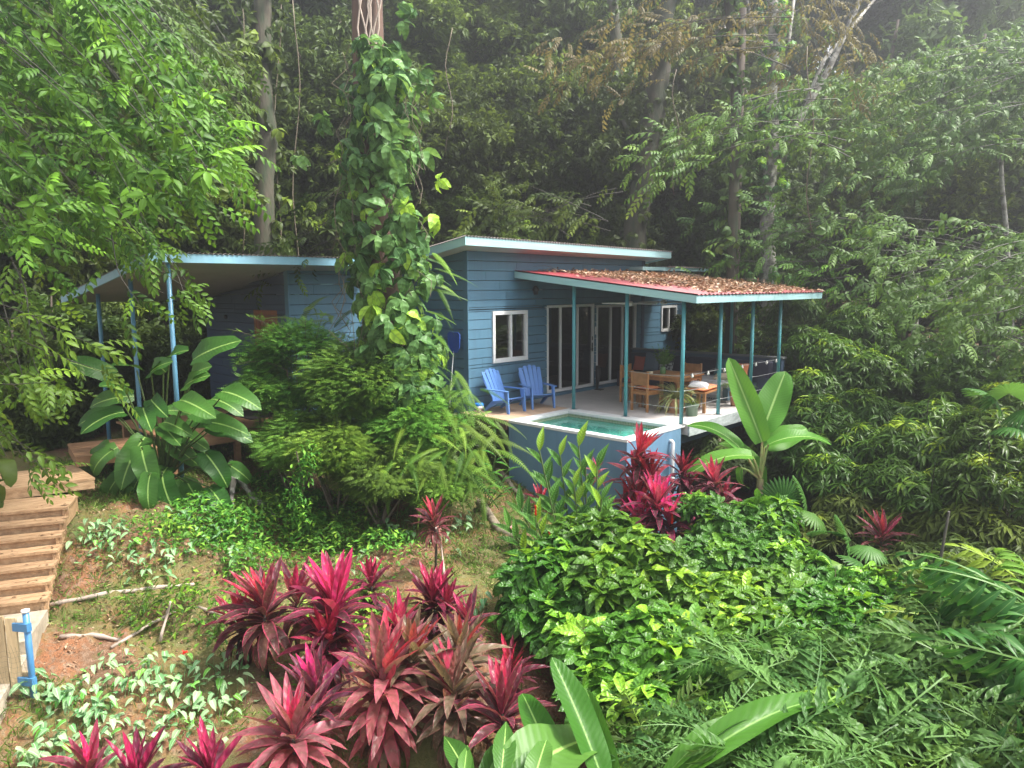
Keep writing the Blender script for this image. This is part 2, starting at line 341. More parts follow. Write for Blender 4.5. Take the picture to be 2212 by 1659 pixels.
def frond(pairs, droop, leaf, llen, ang=75, taper='fern', sag=.1):
    P, D = curve_pts(pairs+2, 1, droop); it = []
    for i in range(1, pairs+1):
        t = i/(pairs+1); k = {'fern': math.sin(math.pi*min(1, .12+.88*t)**.8)*.9+.1, 'palm': math.sin(math.pi*(.15+.8*t))**.6}[taper]
        for sg in (-1, 1):
            if taper == 'palm': ang_ = ang+RNG.uniform(-18, 14); k = k*RNG.uniform(.7, 1.15)
            else: ang_ = ang
            d = D[i]*math.cos(math.radians(ang_))+np.array([sg, 0, 0])*math.sin(math.radians(ang_))+np.array([0, 0, -sag])
            it.append((TL[leaf], P[i], d, (sg*.15+(RNG.uniform(-.5, .5) if taper == 'palm' else 0), D[i][2]*-.5, 1), llen*k))
    it.append((TL[leaf], P[-1], D[-1], (0, 0, 1), llen*.6))
    w = .008; R = np.array([(s_*w, *P[i][1:]) for i in range(len(P)) for s_ in (-1, 1)])
    it2 = (R, np.array([(2*i, 2*i+1, 2*i+3, 2*i+2) for i in range(len(P)-1)]), np.tile([0, .5, 0], (len(R), 1)).astype(float))
    it.append((it2, (0, 0, 0), (0, 1, 0), (0, 0, 1), 1)); return compose(it)
TL['fern'] = frond(24, 1.35, 'pin', .085); TL['fern2'] = frond(26, .95, 'pin', .08); TL['fernhang'] = frond(28, .4, 'pin', .075, sag=.0)
TL['sprig'] = frond(4, .35, 'round', .27, 58, sag=.02); TL['fish'] = frond(7, .8, 'wedge2', .46, 60, 'palm', .25); TL['fish3'] = frond(8, .7, 'lance', .46, 52, 'palm', .3); TL['fish2'] = frond(7, 1.1, 'wedge', .40, 62, 'palm', .5)
def alt_spray(n, leaf, ll, droop, hang=.3):
    P, D = curve_pts(n+2, 1, droop); it = []
    for i in range(1, n+2):
        sg = 1 if i % 2 else -1
        d = D[i]*.75+np.array([sg*.75, 0, -hang]) if i <= n else D[i]
        it.append((TL[leaf], P[i], d, (sg*.2, .1, 1), ll*(.75+.3*math.sin(math.pi*i/(n+2)))))
    w = .006; R = np.array([(s_*w, *P[i][1:]) for i in range(len(P)) for s_ in (-1, 1)])
    it.append(((R, np.array([(2*i, 2*i+1, 2*i+3, 2*i+2) for i in range(len(P)-1)]), np.tile([.2, .5, 0], (len(R), 1)).astype(float)), (0, 0, 0), (0, 1, 0), (0, 0, 1), 1))
    return compose(it)
TL['spray'] = alt_spray(9, 'mid', .26, .45, .12); TL['spray2'] = alt_spray(7, 'mid', .30, .7, .2); TL['spray3'] = alt_spray(8, 'simple', .28, .5, .12)
def whorl(n, leaf, ll, up, jit=.25, seed=0, leaf2=None):
    rg = np.random.default_rng(seed); it = []
    for i in range(n):
        a = 2.4*i+rg.uniform(-.2, .2); e = up+rg.uniform(-jit, jit)-.5*(i/n)
        d = (math.cos(a)*math.cos(e), math.sin(a)*math.cos(e), math.sin(e))
        it.append((TL[leaf2 if (leaf2 and i % 2) else leaf], (d[0]*.04, d[1]*.04, -.12*i/n), d, (0, 0, 1), ll*rg.uniform(.75, 1.1)))
    return compose(it)
TL['wh_simple'] = whorl(6, 'simple', 1, .1, .5, 1); TL['wh_simple2'] = whorl(7, 'simple2', 1, -.2, .5, 2)
TL['wh_lance'] = whorl(13, 'lance', 1, .35, .3, 3, 'lance2'); TL['wh_coffee'] = whorl(11, 'coffee', 1, .45, .4, 4, 'coffee2'); TL['wh_coffee2'] = whorl(9, 'coffee', 1, .1, .4, 5)
TL['cl'] = whorl(7, 'mid', .36, .15, .5, 11); TL['cl2'] = whorl(6, 'simple', .36, -.1, .5, 12); TL['wh_vine'] = whorl(5, 'vine', 1, -.25, .3, 6); TL['wh_vine2'] = whorl(4, 'vine', 1, -.6, .3, 7)
# ---------------------------------------------------------------- ground
def make_ground():
    def axis(dense, a, b, outer):
        x = list(np.arange(a, b, dense)); st = dense
        while x[-1] < outer[1]: st *= 1.12; x.append(x[-1]+st)
        st = dense
        while x[0] > outer[0]: st *= 1.12; x.insert(0, x[0]-st)
        return np.array(x)
    ss = axis(.085, 4, 16, (-25, 110)); ll = axis(.085, -8, 5, (-110, 110))
    Sg, Lg = np.meshgrid(ss, ll, indexing='ij')
    X = CAM[0]+FH[0]*Sg+RH[0]*Lg; Y = CAM[1]+FH[1]*Sg+RH[1]*Lg; Z = ground(X, Y)
    Z = Z+.012*np.sin(X*23+3*np.sin(Y*9))*np.sin(Y*19+2*np.cos(X*11))+.024*RNG.normal(size=Z.shape)*(np.abs(Sg-10) < 7)
    V = np.stack([X, Y, Z], -1).reshape(-1, 3); n1, n2 = X.shape
    i, j = np.meshgrid(np.arange(n1-1), np.arange(n2-1), indexing='ij')
    F = np.stack([i*n2+j, (i+1)*n2+j, (i+1)*n2+j+1, i*n2+j+1], -1).reshape(-1, 4)
    me = bpy.data.meshes.new('ground'); me.vertices.add(len(V)); me.vertices.foreach_set('co', V.astype(np.float32).ravel())
    me.loops.add(F.size); me.loops.foreach_set('vertex_index', F.astype(np.int32).ravel())
    me.polygons.add(len(F)); me.polygons.foreach_set('loop_start', np.arange(len(F), dtype=np.int32)*4)
    me.polygons.foreach_set('use_smooth', np.ones(len(F), bool)); me.update(calc_edges=True)
    m, t, b = nodes('clay soil'); tc = N(t, 'ShaderNodeTexCoord').outputs['Object']
    def nz(sc, dt=6): n = N(t, 'ShaderNodeTexNoise', Scale=float(sc), Detail=float(dt), Roughness=.6); t.links.new(tc, n.inputs['Vector']); return n.outputs[0]
    c = mixc(t, ramp(t, nz(1.1), [(.4, grey(0)), (.6, grey(1))]), (.25, .105, .045), (.13, .068, .036))
    c = mixc(t, ramp(t, nz(14), [(.48, grey(0)), (.62, grey(1))]), c, (.22, .14, .09))
    c = mixc(t, ramp(t, nz(45), [(.55, grey(0)), (.62, grey(1))]), c, (.10, .06, .035))
    moss = mixc(t, nz(30), (.05, .085, .015), (.12, .16, .03))
    c = mixc(t, math_(t, 'MULTIPLY', ramp(t, nz(.9, 8), [(.45, grey(0)), (.55, grey(1))]), .62), c, moss)
    t.links.new(c, b.inputs['Base Color']); b.inputs['Roughness'].default_value = .9
    bp = N(t, 'ShaderNodeBump', Strength=.8, Distance=.03); t.links.new(nz(35), bp.inputs['Height']); t.links.new(bp.outputs[0], b.inputs['Normal'])
    o = link('ground', me, None, m); tag(o, kind='structure')
make_ground()

# ---------------------------------------------------------------- house materials
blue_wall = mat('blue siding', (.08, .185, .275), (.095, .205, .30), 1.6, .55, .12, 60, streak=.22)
blue_dark = mat('deep blue paint and wall shade', (.045, .075, .13), (.055, .09, .15), 2, .6, .1, 40)
teal = mat('teal fascia paint', (.42, .66, .68), (.34, .58, .62), 3, .4, stretch=(.4, .4, 6))
teal_post = mat('teal post paint', (.06, .27, .31), (.08, .31, .35), 5, .35)
lead_post = mat('blue post paint', (.09, .24, .36), (.11, .27, .40), 5, .35)
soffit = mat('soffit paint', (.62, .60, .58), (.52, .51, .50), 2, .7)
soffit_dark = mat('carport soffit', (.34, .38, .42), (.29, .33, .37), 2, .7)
tin = mat('roof sheet', (.20, .17, .16), (.12, .10, .10), 4, .6)
tin_red = mat('red roof sheet', (.30, .035, .05), (.20, .04, .045), 6, .45)
white_pvc = mat('white frame', (.80, .80, .80), (.74, .74, .75), 3, .35)
grey_frame = white_pvc
concrete = mat('patio concrete', (.58, .54, .52), (.50, .465, .45), 3, .6, .15, 25)
concrete_edge = mat('slab edge paint', (.60, .66, .66), (.33, .38, .38), 5, .7, .3, 12, stretch=(1, 1, 3))
path_conc = mat('weathered concrete', (.45, .38, .29), (.28, .24, .18), 6, .85, .5, 20)
deck_wood = mat('deck boards', (.60, .42, .29), (.46, .31, .20), 3, .6, .3, 12, stretch=(1, 6, 1))
brown_wood = mat('stained boards', (.38, .21, .11), (.24, .125, .065), 4, .55, .35, 10, stretch=(7, .8, 4))
step_wood = mat('step boards', (.50, .33, .19), (.32, .19, .10), 3, .6, .45, 9, stretch=(9, 1.2, 5))
teak = mat('teak', (.42, .20, .08), (.30, .135, .05), 5, .45, .2, 12, stretch=(2, 6, 2))
door_wood = mat('door wood', (.30, .10, .045), (.20, .07, .03), 4, .45, .2, 8, stretch=(5, 5, 1))
pool_blue = mat('pool wall paint', (.14, .265, .40), (.125, .24, .37), 1.4, .6, .15, 14, streak=.2)
coping_m = mat('pool coping', (.78, .78, .77), (.66, .67, .67), 6, .55, .2, 30)
pool_in = mat('pool plaster', (.42, .72, .62), (.36, .64, .54), 3, .5)
black_m = mat('black plastic', (.02, .02, .022), None, rough=.4)
metal_m = mat('grey metal', (.35, .36, .37), None, rough=.35, metal=.6)
navy = mat('navy fabric', (.02, .022, .045), (.03, .03, .06), 20, .9)
adiron = mat('blue plastic', (.10, .23, .56), (.12, .26, .60), 5, .4)
orange_c = mat('orange canvas', (.72, .24, .10), (.62, .20, .09), 25, .85)
rust_c = mat('rust canvas', (.42, .10, .07), (.36, .09, .06), 25, .85)
grey_c = mat('blue grey canvas', (.13, .18, .23), (.11, .15, .2), 25, .85)
sheet_m = mat('pale mattress', (.45, .45, .52), (.38, .38, .46), 8, .85)
throw_m = mat('white throw', (.62, .62, .64), (.48, .48, .52), 18, .9)
terra = mat('terracotta', (.48, .25, .15), (.38, .2, .12), 6, .8)
def glass_mat():
    m, t, b = nodes('window glass'); t.nodes.remove(b)
    tr = N(t, 'ShaderNodeBsdfTransparent'); tr.inputs[0].default_value = (.42, .45, .45, 1)
    gl = N(t, 'ShaderNodeBsdfGlossy', Roughness=.015); gl.inputs[0].default_value = (.95, .97, .96, 1)
    fr = N(t, 'ShaderNodeFresnel', IOR=2.1); mx = N(t, 'ShaderNodeMixShader')
    t.links.new(fr.outputs[0], mx.inputs[0]); t.links.new(tr.outputs[0], mx.inputs[1]); t.links.new(gl.outputs[0], mx.inputs[2])
    t.links.new(mx.outputs[0], t.nodes['Material Output'].inputs['Surface']); return m
glass = glass_mat()
def water_mat():
    m, t, b = nodes('pool water'); t.nodes.remove(b)
    tr0 = N(t, 'ShaderNodeBsdfTransparent'); tr0.inputs[0].default_value = (.6, .95, .85, 1)
    df = N(t, 'ShaderNodeBsdfDiffuse'); df.inputs[0].default_value = (.10, .46, .36, 1); tr = N(t, 'ShaderNodeMixShader'); tr.inputs[0].default_value = .55; t.links.new(tr0.outputs[0], tr.inputs[1]); t.links.new(df.outputs[0], tr.inputs[2])
    gl = N(t, 'ShaderNodeBsdfGlossy', Roughness=.03); gl.inputs[0].default_value = (1, 1, 1, 1)
    tc = N(t, 'ShaderNodeTexCoord').outputs['Object']; n = N(t, 'ShaderNodeTexNoise', Scale=7.0, Detail=2.0); t.links.new(tc, n.inputs['Vector'])
    bp = N(t, 'ShaderNodeBump', Strength=.25, Distance=.02); t.links.new(n.outputs[0], bp.inputs['Height']); t.links.new(bp.outputs[0], gl.inputs['Normal'])
    fr = N(t, 'ShaderNodeFresnel', IOR=1.2); t.links.new(bp.outputs[0], fr.inputs['Normal']); mx = N(t, 'ShaderNodeMixShader')
    t.links.new(fr.outputs[0], mx.inputs[0]); t.links.new(tr.outputs[0], mx.inputs[1]); t.links.new(gl.outputs[0], mx.inputs[2])
    t.links.new(mx.outputs[0], t.nodes['Material Output'].inputs['Surface']); return m
water_m = water_mat()
def tile_mat():
    m, t, b = nodes('pool mosaic'); tc = N(t, 'ShaderNodeTexCoord').outputs['Object']
    mp = N(t, 'ShaderNodeMapping'); mp.inputs['Scale'].default_value = (26, 26, 26); t.links.new(tc, mp.inputs[0])
    v = N(t, 'ShaderNodeTexVoronoi', Scale=1.0); v.feature = 'F1'; v.distance = 'CHEBYCHEV'; v.inputs['Randomness'].default_value = 0; t.links.new(mp.outputs[0], v.inputs['Vector'])
    c = mixc(t, v.outputs['Color'], (.10, .16, .08), (.24, .30, .16))
    t.links.new(mixc(t, ramp(t, v.outputs['Distance'], [(.40, grey(0)), (.45, grey(1))]), c, (.5, .52, .45)), b.inputs['Base Color'])
    b.inputs['Roughness'].default_value = .25; return m
tile_m = tile_mat()

# ---------------------------------------------------------------- wall builders
def cells(a0, a1, z0, z1, ops, rows):
    zs = sorted(set([z0, z1]+[z for z in rows if z0 < z < z1]+[z for o in ops for z in o[2:] if z0 < z < z1]))
    for za, zb in zip(zs, zs[1:]):
        cur = [(a0, a1)]
        for o in ops:
            if o[2] < (za+zb)/2 < o[3]:
                nx = []
                for p, q in cur:
                    if o[1] <= p or o[0] >= q: nx.append((p, q)); continue
                    if o[0] > p: nx.append((p, o[0]))
                    if o[1] < q: nx.append((o[1], q))
                cur = nx
        for p, q in cur: yield p, q, za, zb
def siding(axis, fix, out, a0, a1, z0, top, ops=(), pitch=.208, zoff=.0, seams=2.4, depth=.12):
    'lap siding on the plane axis=fix facing out (+1/-1); top(a) gives the sloped upper edge'
    mb = MB(); zmax = max(top(a0), top(a1)); rows = []; z = z0+zoff
    while z < zmax: rows.append(z); z += pitch
    rng = random.Random(int(fix*100)+int(a0*10))
    for k, r in enumerate(rows): pass
    for p, q, za, zb in cells(a0, a1, z0, zmax, ops, rows):
        k = max([r for r in rows if r <= za+1e-6] or [z0]); rg = random.Random(int(k*1000)); sp = p; cut = []
        x = a0+rg.uniform(.3, seams)
        while x < q-.1:
            if x > p+.1: cut.append(x)
            x += seams
        edges = [p]+cut+[q]
        for i in range(len(edges)-1):
            s0, s1 = edges[i]+(.003 if i else 0), edges[i+1]-(.003 if i < len(edges)-2 else 0)
            ta, tb = min(zb, top(s0)), min(zb, top(s1))
            if ta <= za+.004 and tb <= za+.004: continue
            ta, tb = max(ta, za+.013), max(tb, za+.013)
            def o_(zz): return fix+out*(.014-.006*(zz-k)/pitch)
            b = fix-out*depth
            P = [(o_(za), s0, za+.013), (o_(za), s1, za+.013), (b, s1, za+.013), (b, s0, za+.013), (o_(ta), s0, ta), (o_(tb), s1, tb), (b, s1, tb), (b, s0, ta)]
            if axis == 'y': P = [(v, u, w) for u, v, w in P]
            mb.hexa(P)
    return mb
def frame_unit(parent, name, x, y0, y1, z0, z1, muls, fw=.055, proud=.03, sash=.03, glass_name='pane', m=None, out=1):
    'framed glazing on the plane X = x facing +X'
    m = m or white_pvc; f = MB(); a, b = x-.06, x+proud
    f.box(a, b, y0, y0+fw, z0, z1); f.box(a, b, y1-fw, y1, z0, z1); f.box(a, b+.004, y0+fw, y1-fw, z1-fw*1.1, z1); f.box(a, b+.006, y0+fw, y1-fw, z0, z0+fw*1.25)
    for q in muls: f.box(a+.005, b-.008, q-fw*.42, q+fw*.42, z0+fw*1.25, z1-fw*1.1)
    o = f.build('frame', m, parent, .004)
    edges = [y0+fw]+list(muls)+[y1-fw]
    for i in range(len(edges)-1):
        p = MB(); p.box(x-.03, x-.022, edges[i]+(.02 if i else 0), edges[i+1]-(.02 if i < len(edges)-2 else 0), z0+fw*1.25, z1-fw*1.1)
        p.build(glass_name, glass, parent)
    return o
def slab_poly(top, th, m, name, parent):
    'closed plate from four upper corners'
    P = [(x, y, z-th) for x, y, z in top]+list(top); return MB().hexa(P).build(name, m, parent)

# ---------------------------------------------------------------- the blue house
house = empty('blue_house', (0, 0, 0), label='blue lap-sided house with a covered patio, white glazed doors and a red sheet porch roof', cat='house')
D1, D2, WN = (2.54, 4.37, .10, 2.20), (4.48, 6.27, .10, 2.16), (.71, 1.84, .97, 2.11)
siding('x', 0, 1, 0, 6.52, -.35, lambda a: 3.40-.011*a, [D1, D2, WN]).build('front_wall', blue_wall, house)
siding('y', 0, -1, -5.2, -.125, -.35, lambda a: 3.40+a*.155, zoff=0).build('side_wall', blue_wall, house)
MB().box(-.125, .028, -.028, .0, -.35, 3.39).build('corner_board', blue_wall, house)
siding('y', 6.52, 1, -5.2, 0, -.35, lambda a: 3.33+a*.155).build('far_wall', blue_wall, house)
MB().box(-5.3, -5.18, .01, 6.5, -.35, 2.5).build('back_wall', blue_dark, house)
MB().box(-5.1, -.13, .02, 6.38, -.2, 0.02).build('inside_floor', mat('floor tile', (.25, .2, .17), (.2, .16, .14), 3, .4), house)
# upper roof
def mroof(x, y): return 3.61+.155*(x-.6)-.010*(y+.6)
rt = [(-5.9, -.6, mroof(-5.9, -.6)), (.6, -.6, mroof(.6, -.6)), (.6, 7.0, mroof(.6, 7.0)), (-5.9, 7.0, mroof(-5.9, 7.0))]
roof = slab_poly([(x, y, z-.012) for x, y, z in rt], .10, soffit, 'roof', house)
fa = MB()
def fascia(mb, p, q, h, th, nrm, lift=.02):
    p = np.array(p); q = np.array(q); n = np.array(nrm)*th; dz = np.array([0, 0, h]); up = np.array([0, 0, lift])
    mb.hexa([p-dz, q-dz, q-dz+n, p-dz+n, p+up, q+up, q+up+n, p+up+n])
fascia(fa, rt[1], rt[2], .15, .03, (1, 0, 0)); fascia(fa, (rt[0][0], rt[0][1], rt[0][2]), (.63, -.6, rt[1][2]), .15, .03, (0, -1, 0)); fascia(fa, rt[3], rt[2], .15, .03, (0, 1, 0), .018)
fa.build('fascia', teal, roof)
def corrugated(corners, name, m, parent, pitch=.09, amp=.014, lift=.035, along='y', over=.04):
    'wavy sheet: ridges run across the slope'
    (x0, y0, z00), (x1, _, z10), (_, y1, z11), (_, _, z01) = corners
    n = int((y1-y0+2*over)/(pitch/6)); V = []; F = []
    for i in range(n+1):
        y = y0-over+(y1-y0+2*over)*i/n; w = amp*math.sin(2*math.pi*y/pitch); f = (y-y0)/(y1-y0)
        for x, za, zb in ((x0, z00, z01), (x1+.05, z10, z11)): V.append((x, y, za+(zb-za)*f+lift+w)); 
        for x, za, zb in ((x0, z00, z01), (x1+.05, z10, z11)): V.append((x, y, za+(zb-za)*f+lift+w-.004))
    for i in range(n):
        a = i*4; b = a+4; F += [(a, a+1, b+1, b), (a+2, b+2, b+3, a+3), (a+1, a+3, b+3, b+1)]
    mb = MB(); mb.add(V, F, True); return mb.build(name, m, parent)
corrugated(rt, 'roof_sheet', tin, roof)
# patio roof
E0, E1, EX, WH = 1.42, 7.35, 4.55, 2.98
def proof(x, y): return WH-.020-.52*(x/EX)
pt = [(-.0, E0+.02, proof(0, 0)), (EX, E0+.02, proof(EX, 0)), (EX, E1, proof(EX, 0)), (0, E1, proof(0, 0))]
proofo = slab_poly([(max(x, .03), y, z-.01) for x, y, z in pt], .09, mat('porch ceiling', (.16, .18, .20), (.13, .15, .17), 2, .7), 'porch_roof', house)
fa = MB(); fascia(fa, (.03, E0+.02, pt[0][2]), (EX+.03, E0+.02, pt[1][2]), .12, .03, (0, -1, 0)); fascia(fa, pt[1], pt[2], .12, .03, (1, 0, 0)); fascia(fa, (.03, E1, pt[3][2]), (EX+.03, E1, pt[2][2]), .12, .03, (0, 1, 0))
fa.build('fascia', teal, proofo)
corrugated([(.03, *pt[0][1:]), pt[1], pt[2], (.03, *pt[3][1:])], 'roof_sheet', tin_red, proofo, pitch=.15, amp=.012, lift=.04)
# glazing
for (a, b, z0, z1), mu, nm in ((D1, (3.06, 3.72), 'glass_door'), (D2, (5.12, 5.66), 'glass_door')):
    d = empty(nm, (0, 0, 0)); d.parent = house
    frame_unit(d, nm, .0, a, b, z0, z1, mu)
    hy = b-.09 if a == D1[0] else a+.09; sg = -1 if a == D1[0] else 1
    h = MB(); h.box(.034, .05, hy-.018, hy+.018, 1.0, 1.22); h.box(.05, .075, min(hy, hy+sg*.16), max(hy, hy+sg*.16), 1.05, 1.075); h.box(.034, .048, hy-.015, hy+.015, 1.28, 1.38); h.build('handle', black_m, d, .004)
w = empty('window', (0, 0, 0)); w.parent = house; frame_unit(w, 'window', 0, *WN, ((WN[0]+WN[1])/2+.02,), fw=.075, proud=.045)
MB().box(.03, .05, 4.40, 4.45, 1.42, 1.62).build('switch_plate', white_pvc, house)
# a room behind the glass
MB().box(-3.9, -1.9, 2.7, 4.4, .02, .55).build('bed', mat('bed cover', (.30, .28, .28), (.22, .2, .2), 6, .9), house)
MB().box(-3.6, -3.5, .1, 6.4, .02, 2.6).build('inner_wall', mat('inner wall', (.30, .29, .28), None, rough=.8), house)
# wing behind the patio
wing = siding('x', 0, 1, 6.66, 8.68, -.4, lambda a: 2.95, [(7.53, 8.37, 1.34, 2.08)], seams=9).build('wing_wall', blue_wall, house)
siding('y', 8.68, 1, -4, 0, -.4, lambda a: 2.95).build('wing_side', blue_wall, house)
MB().box(-.08, .03, 6.53, 6.655, -.3, 3.32).build('corner_board', blue_dark, house)
w = empty('window', (0, 0, 0)); w.parent = house; frame_unit(w, 'window', 0, 7.53, 8.37, 1.34, 2.08, (7.95,), fw=.06, proud=.04)
MB().box(-1.2, -1.1, 6.7, 8.6, .5, 2.8).build('inner_wall', MATS['inner wall'], house)
wr = MB().box(-4.2, .45, 5.9, 9.4, 3.06, 3.15).build('wing_roof', teal, house); MB().box(-4.2, .5, 7.05, 9.45, 3.152, 3.18).build('roof_sheet', tin, wr)
# patio floor
slab = MB().box(.001, 4.30, 1.712, 6.24, -.21, 0).build('patio_slab', concrete, house)
MB().box(4.302, 4.33, 1.712, 6.24, -.23, -.006).build('slab_edge', concrete_edge, slab)
MB().box(.02, 4.1, 1.8, 6.1, -.42, -.215).build('floor_beams', blue_dark, slab)
# wooden deck strip beside the pool
dk = MB(); y = -.26
while y < 1.69:
    dk.box(.03, 1.40 if y < 1.69 else 1.6, y, y+.135, -.035, .0+.001*math.sin(y*50)); y += .14
deck = dk.build('timber_deck', deck_wood, house); MB().box(.03, 1.40, -.30, -.262, -.19, -.004).build('rim_board', mat('weathered rim', (.12, .07, .05), (.07, .045, .035), 5, .8), deck)
# patio posts, wires, parapet
PY = 1.712
for x, y, z0 in ((1.555, 1.64, 0), (2.905, 1.64, 0), (4.19, 1.64, 0), (4.19, 3.10, 0), (4.19, 4.54, 0), (4.19, 5.95, 0), (2.9, 6.12, .97)):
    p = MB().tube([(x, y, z0), (x, y, proof(x, y)-.08)], .038, 14).build('post', teal_post, house)
    if z0 == 0: MB().box(x-.07, x+.07, y-.06, y+.07, .0, .008).build('base_plate', metal_m, p)
for z in (.94, .64, .32):
    def sagw(a, b, n=7): return [np.array(a)*(1-i/n)+np.array(b)*i/n-np.array([0, 0, .012*math.sin(math.pi*i/n)]) for i in range(n+1)]
    MB().tube(sagw((2.905, 1.64, z), (4.19, 1.64, z-.01)), .006, 6).build('railing_wire', metal_m, house)
    for ya, yb in ((1.64, 3.10), (3.10, 4.54), (4.54, 5.95)): MB().tube(sagw((4.19, ya, z), (4.19, yb, z)), .006, 6).build('railing_wire', metal_m, house)
par = MB().box(.04, 4.22, 6.06, 6.22, 0.002, .93).build('parapet', blue_dark, house)
MB().box(.03, 4.25, 6.03, 6.25, .932, .97).build('cap', mat('parapet cap', (.13, .14, .15), None, rough=.6), par)
# under-floor posts
for x, y in ((4.1, 3.2), (4.1, 5.8), (2.2, 5.9), (.2, 5.9), (.3, 2.6), (.15, .05)):
    MB().box(x-.1, x+.1, y-.1, y+.1, float(ground(x, y))-.4, -.43).build('pier', path_conc, house)
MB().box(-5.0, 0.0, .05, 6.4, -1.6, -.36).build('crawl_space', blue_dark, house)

# ---------------------------------------------------------------- plunge pool
pool = empty('plunge_pool', (2.8, .7, 0), label='raised blue plunge pool with white coping and green water at the patio corner', cat='pool')
pool.location = (0, 0, 0)
X0, X1, Y0, Y1 = 1.408, 4.241, -.239, 1.56; IX0, IX1, IY0, IY1 = 1.60, 4.06, -.07, 1.40; ZB = -3.2
def ring(mb, a, b, c, d, i, j, k, l, z0, z1):
    mb.box(a, b, c, k, z0, z1); mb.box(a, b, l, d, z0, z1); mb.box(a, i, k, l, z0, z1); mb.box(j, b, k, l, z0, z1)
w = MB(); ring(w, X0, X1, Y0, Y1, IX0, IX1, IY0, IY1, ZB, -.05); w.box(IX0, IX1, IY0, IY1, ZB, -1.25); w.build('basin', pool_blue, pool)
w = MB(); ring(w, X0-.008, X1+.008, Y0-.008, Y1+.15, IX0-.004, IX1+.004, IY0-.004, IY1+.004, -.052, .004); w.build('coping', coping_m, pool, .006)
w = MB(); ring(w, IX0-.002, IX1+.002, IY0-.002, IY1+.002, IX0+.008, IX1-.008, IY0+.008, IY1-.008, -.21, -.053); w.build('tile_band', tile_m, pool)
w = MB(); ring(w, IX0-.001, IX1+.001, IY0-.001, IY1+.001, IX0+.006, IX1-.006, IY0+.006, IY1-.006, -1.24, -.212); w.box(IX0, IX1, IY0, IY1, -1.249, -1.235); w.build('lining', pool_in, pool)
w = MB(); w.box(IX0+.01, IX0+.55, IY0+.01, IY1-.01, -1.23, -.45); w.box(IX0+.552, IX0+.95, IY0+.01, IY1-.01, -1.23, -.75); w.box(IX0+.96, IX1-.01, IY1-.42, IY1-.01, -1.23, -.62); w.build('step', pool_in, pool)
w = MB()
for z, x in ((-.45, IX0+.52), (-.75, IX0+.92)): w.box(x, x+.025, IY0+.02, IY1-.02, z+.002, z+.012)
w.box(IX0+.97, IX1-.02, IY1-.42, IY1-.39, -.618, -.608); w.build('step_edge', coping_m, pool)
MB().box(IX0+.009, IX1-.009, IY0+.009, IY1-.009, -.125, -.12).build('water', water_m, pool)
w = MB(); y = 1.16; w.tube([(X1-.02, y, -.24), (X1+.05, y, -.24), (X1+.07, y, -.26), (X1+.07, y, -2.9)], .035, 10); w.tube([(X1+.07, y, -.9), (X1+.07, y, -1.0)], .043, 10)
w.build('drain_pipe', white_pvc, pool)
w = MB(); w.tube([(X1-.02, .35, -.62), (X1+.035, .35, -.62), (X1+.05, .35, -.65), (X1+.05, .35, -2.9)], .022, 8); w.build('drain_pipe', white_pvc, pool)

# ---------------------------------------------------------------- carport building
cp = empty('blue_annex', (-3, -2, 0), label='smaller blue annex on the left with a wide open carport roof and a timber door', cat='annex'); cp.location = (0, 0, 0)
AX, AY = -2.14, -2.93
def croof(x): return 3.21+.148*(x+1.4)
siding('x', AX, 1, AY, 1.2-2.4, -.3, lambda a: croof(AX)-.10, zoff=.1).build('front_wall', blue_wall, cp)
siding('y', AY, -1, -6.0, AX-.12, -.3, lambda a: croof(a)-.10, [(-3.62, -2.62, .02, 2.18)], zoff=.1).build('side_wall', blue_dark, cp)  # darker blue than the front wall: its shade is put into the colour
MB().box(AX-.119, AX+.03, AY-.03, AY+.004, -.3, croof(AX)-.11).build('corner_board', blue_wall, cp)
MB().box(-6.0, -2.2, AY+.2, AY+.3, -.3, 2.3).build('inner_wall', blue_dark, cp)
dr = MB(); dr.box(-3.62, -2.62, AY-.02, AY+.06, 2.08, 2.18); dr.box(-3.62, -3.54, AY-.02, AY+.06, .02, 2.078); dr.box(-2.70, -2.62, AY-.02, AY+.06, .02, 2.078); d = dr.build('door_frame', door_wood, cp)
dd = MB(); dd.box(-3.54, -2.70, AY+.0, AY+.04, .02, 2.07)
for x in (-3.38, -3.2, -3.02, -2.86): dd.box(x-.02, x+.02, AY-.022, AY-.001, .25, 1.95)
for z in (.14, 1.0, 1.95): dd.box(-3.50, -2.74, AY-.018, AY-.001, z, z+.1)
dd.build('door', door_wood, d)
ct = [(-6.4, -5.83, croof(-6.4)), (-1.4, -5.83, croof(-1.4)), (-1.4, -1.1, croof(-1.4)), (-6.4, -1.1, croof(-6.4))]
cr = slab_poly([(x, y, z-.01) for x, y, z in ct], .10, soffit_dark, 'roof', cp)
fa = MB(); fascia(fa, ct[1], ct[2], .13, .03, (1, 0, 0)); fascia(fa, ct[0], (-1.37, -5.83, ct[1][2]), .13, .03, (0, -1, 0)); fa.build('fascia', mat('sky blue fascia', (.28, .52, .66), (.22, .45, .6), 4, .4), cr)
corrugated(ct, 'roof_sheet', tin, cr)
for x in (-1.5, -3.28, -5.15): MB().tube([(x, -5.52, -1.2), (x, -5.52, croof(x)-.1)], .04, 12).build('post', lead_post, cp)
MB().lathe([(0, 0), (.03, .01), (.045, .05), (.03, .09), (0, .1)], 10, (-4.9, AY-.05, 1.95)).build('wall_lamp', black_m, cp)
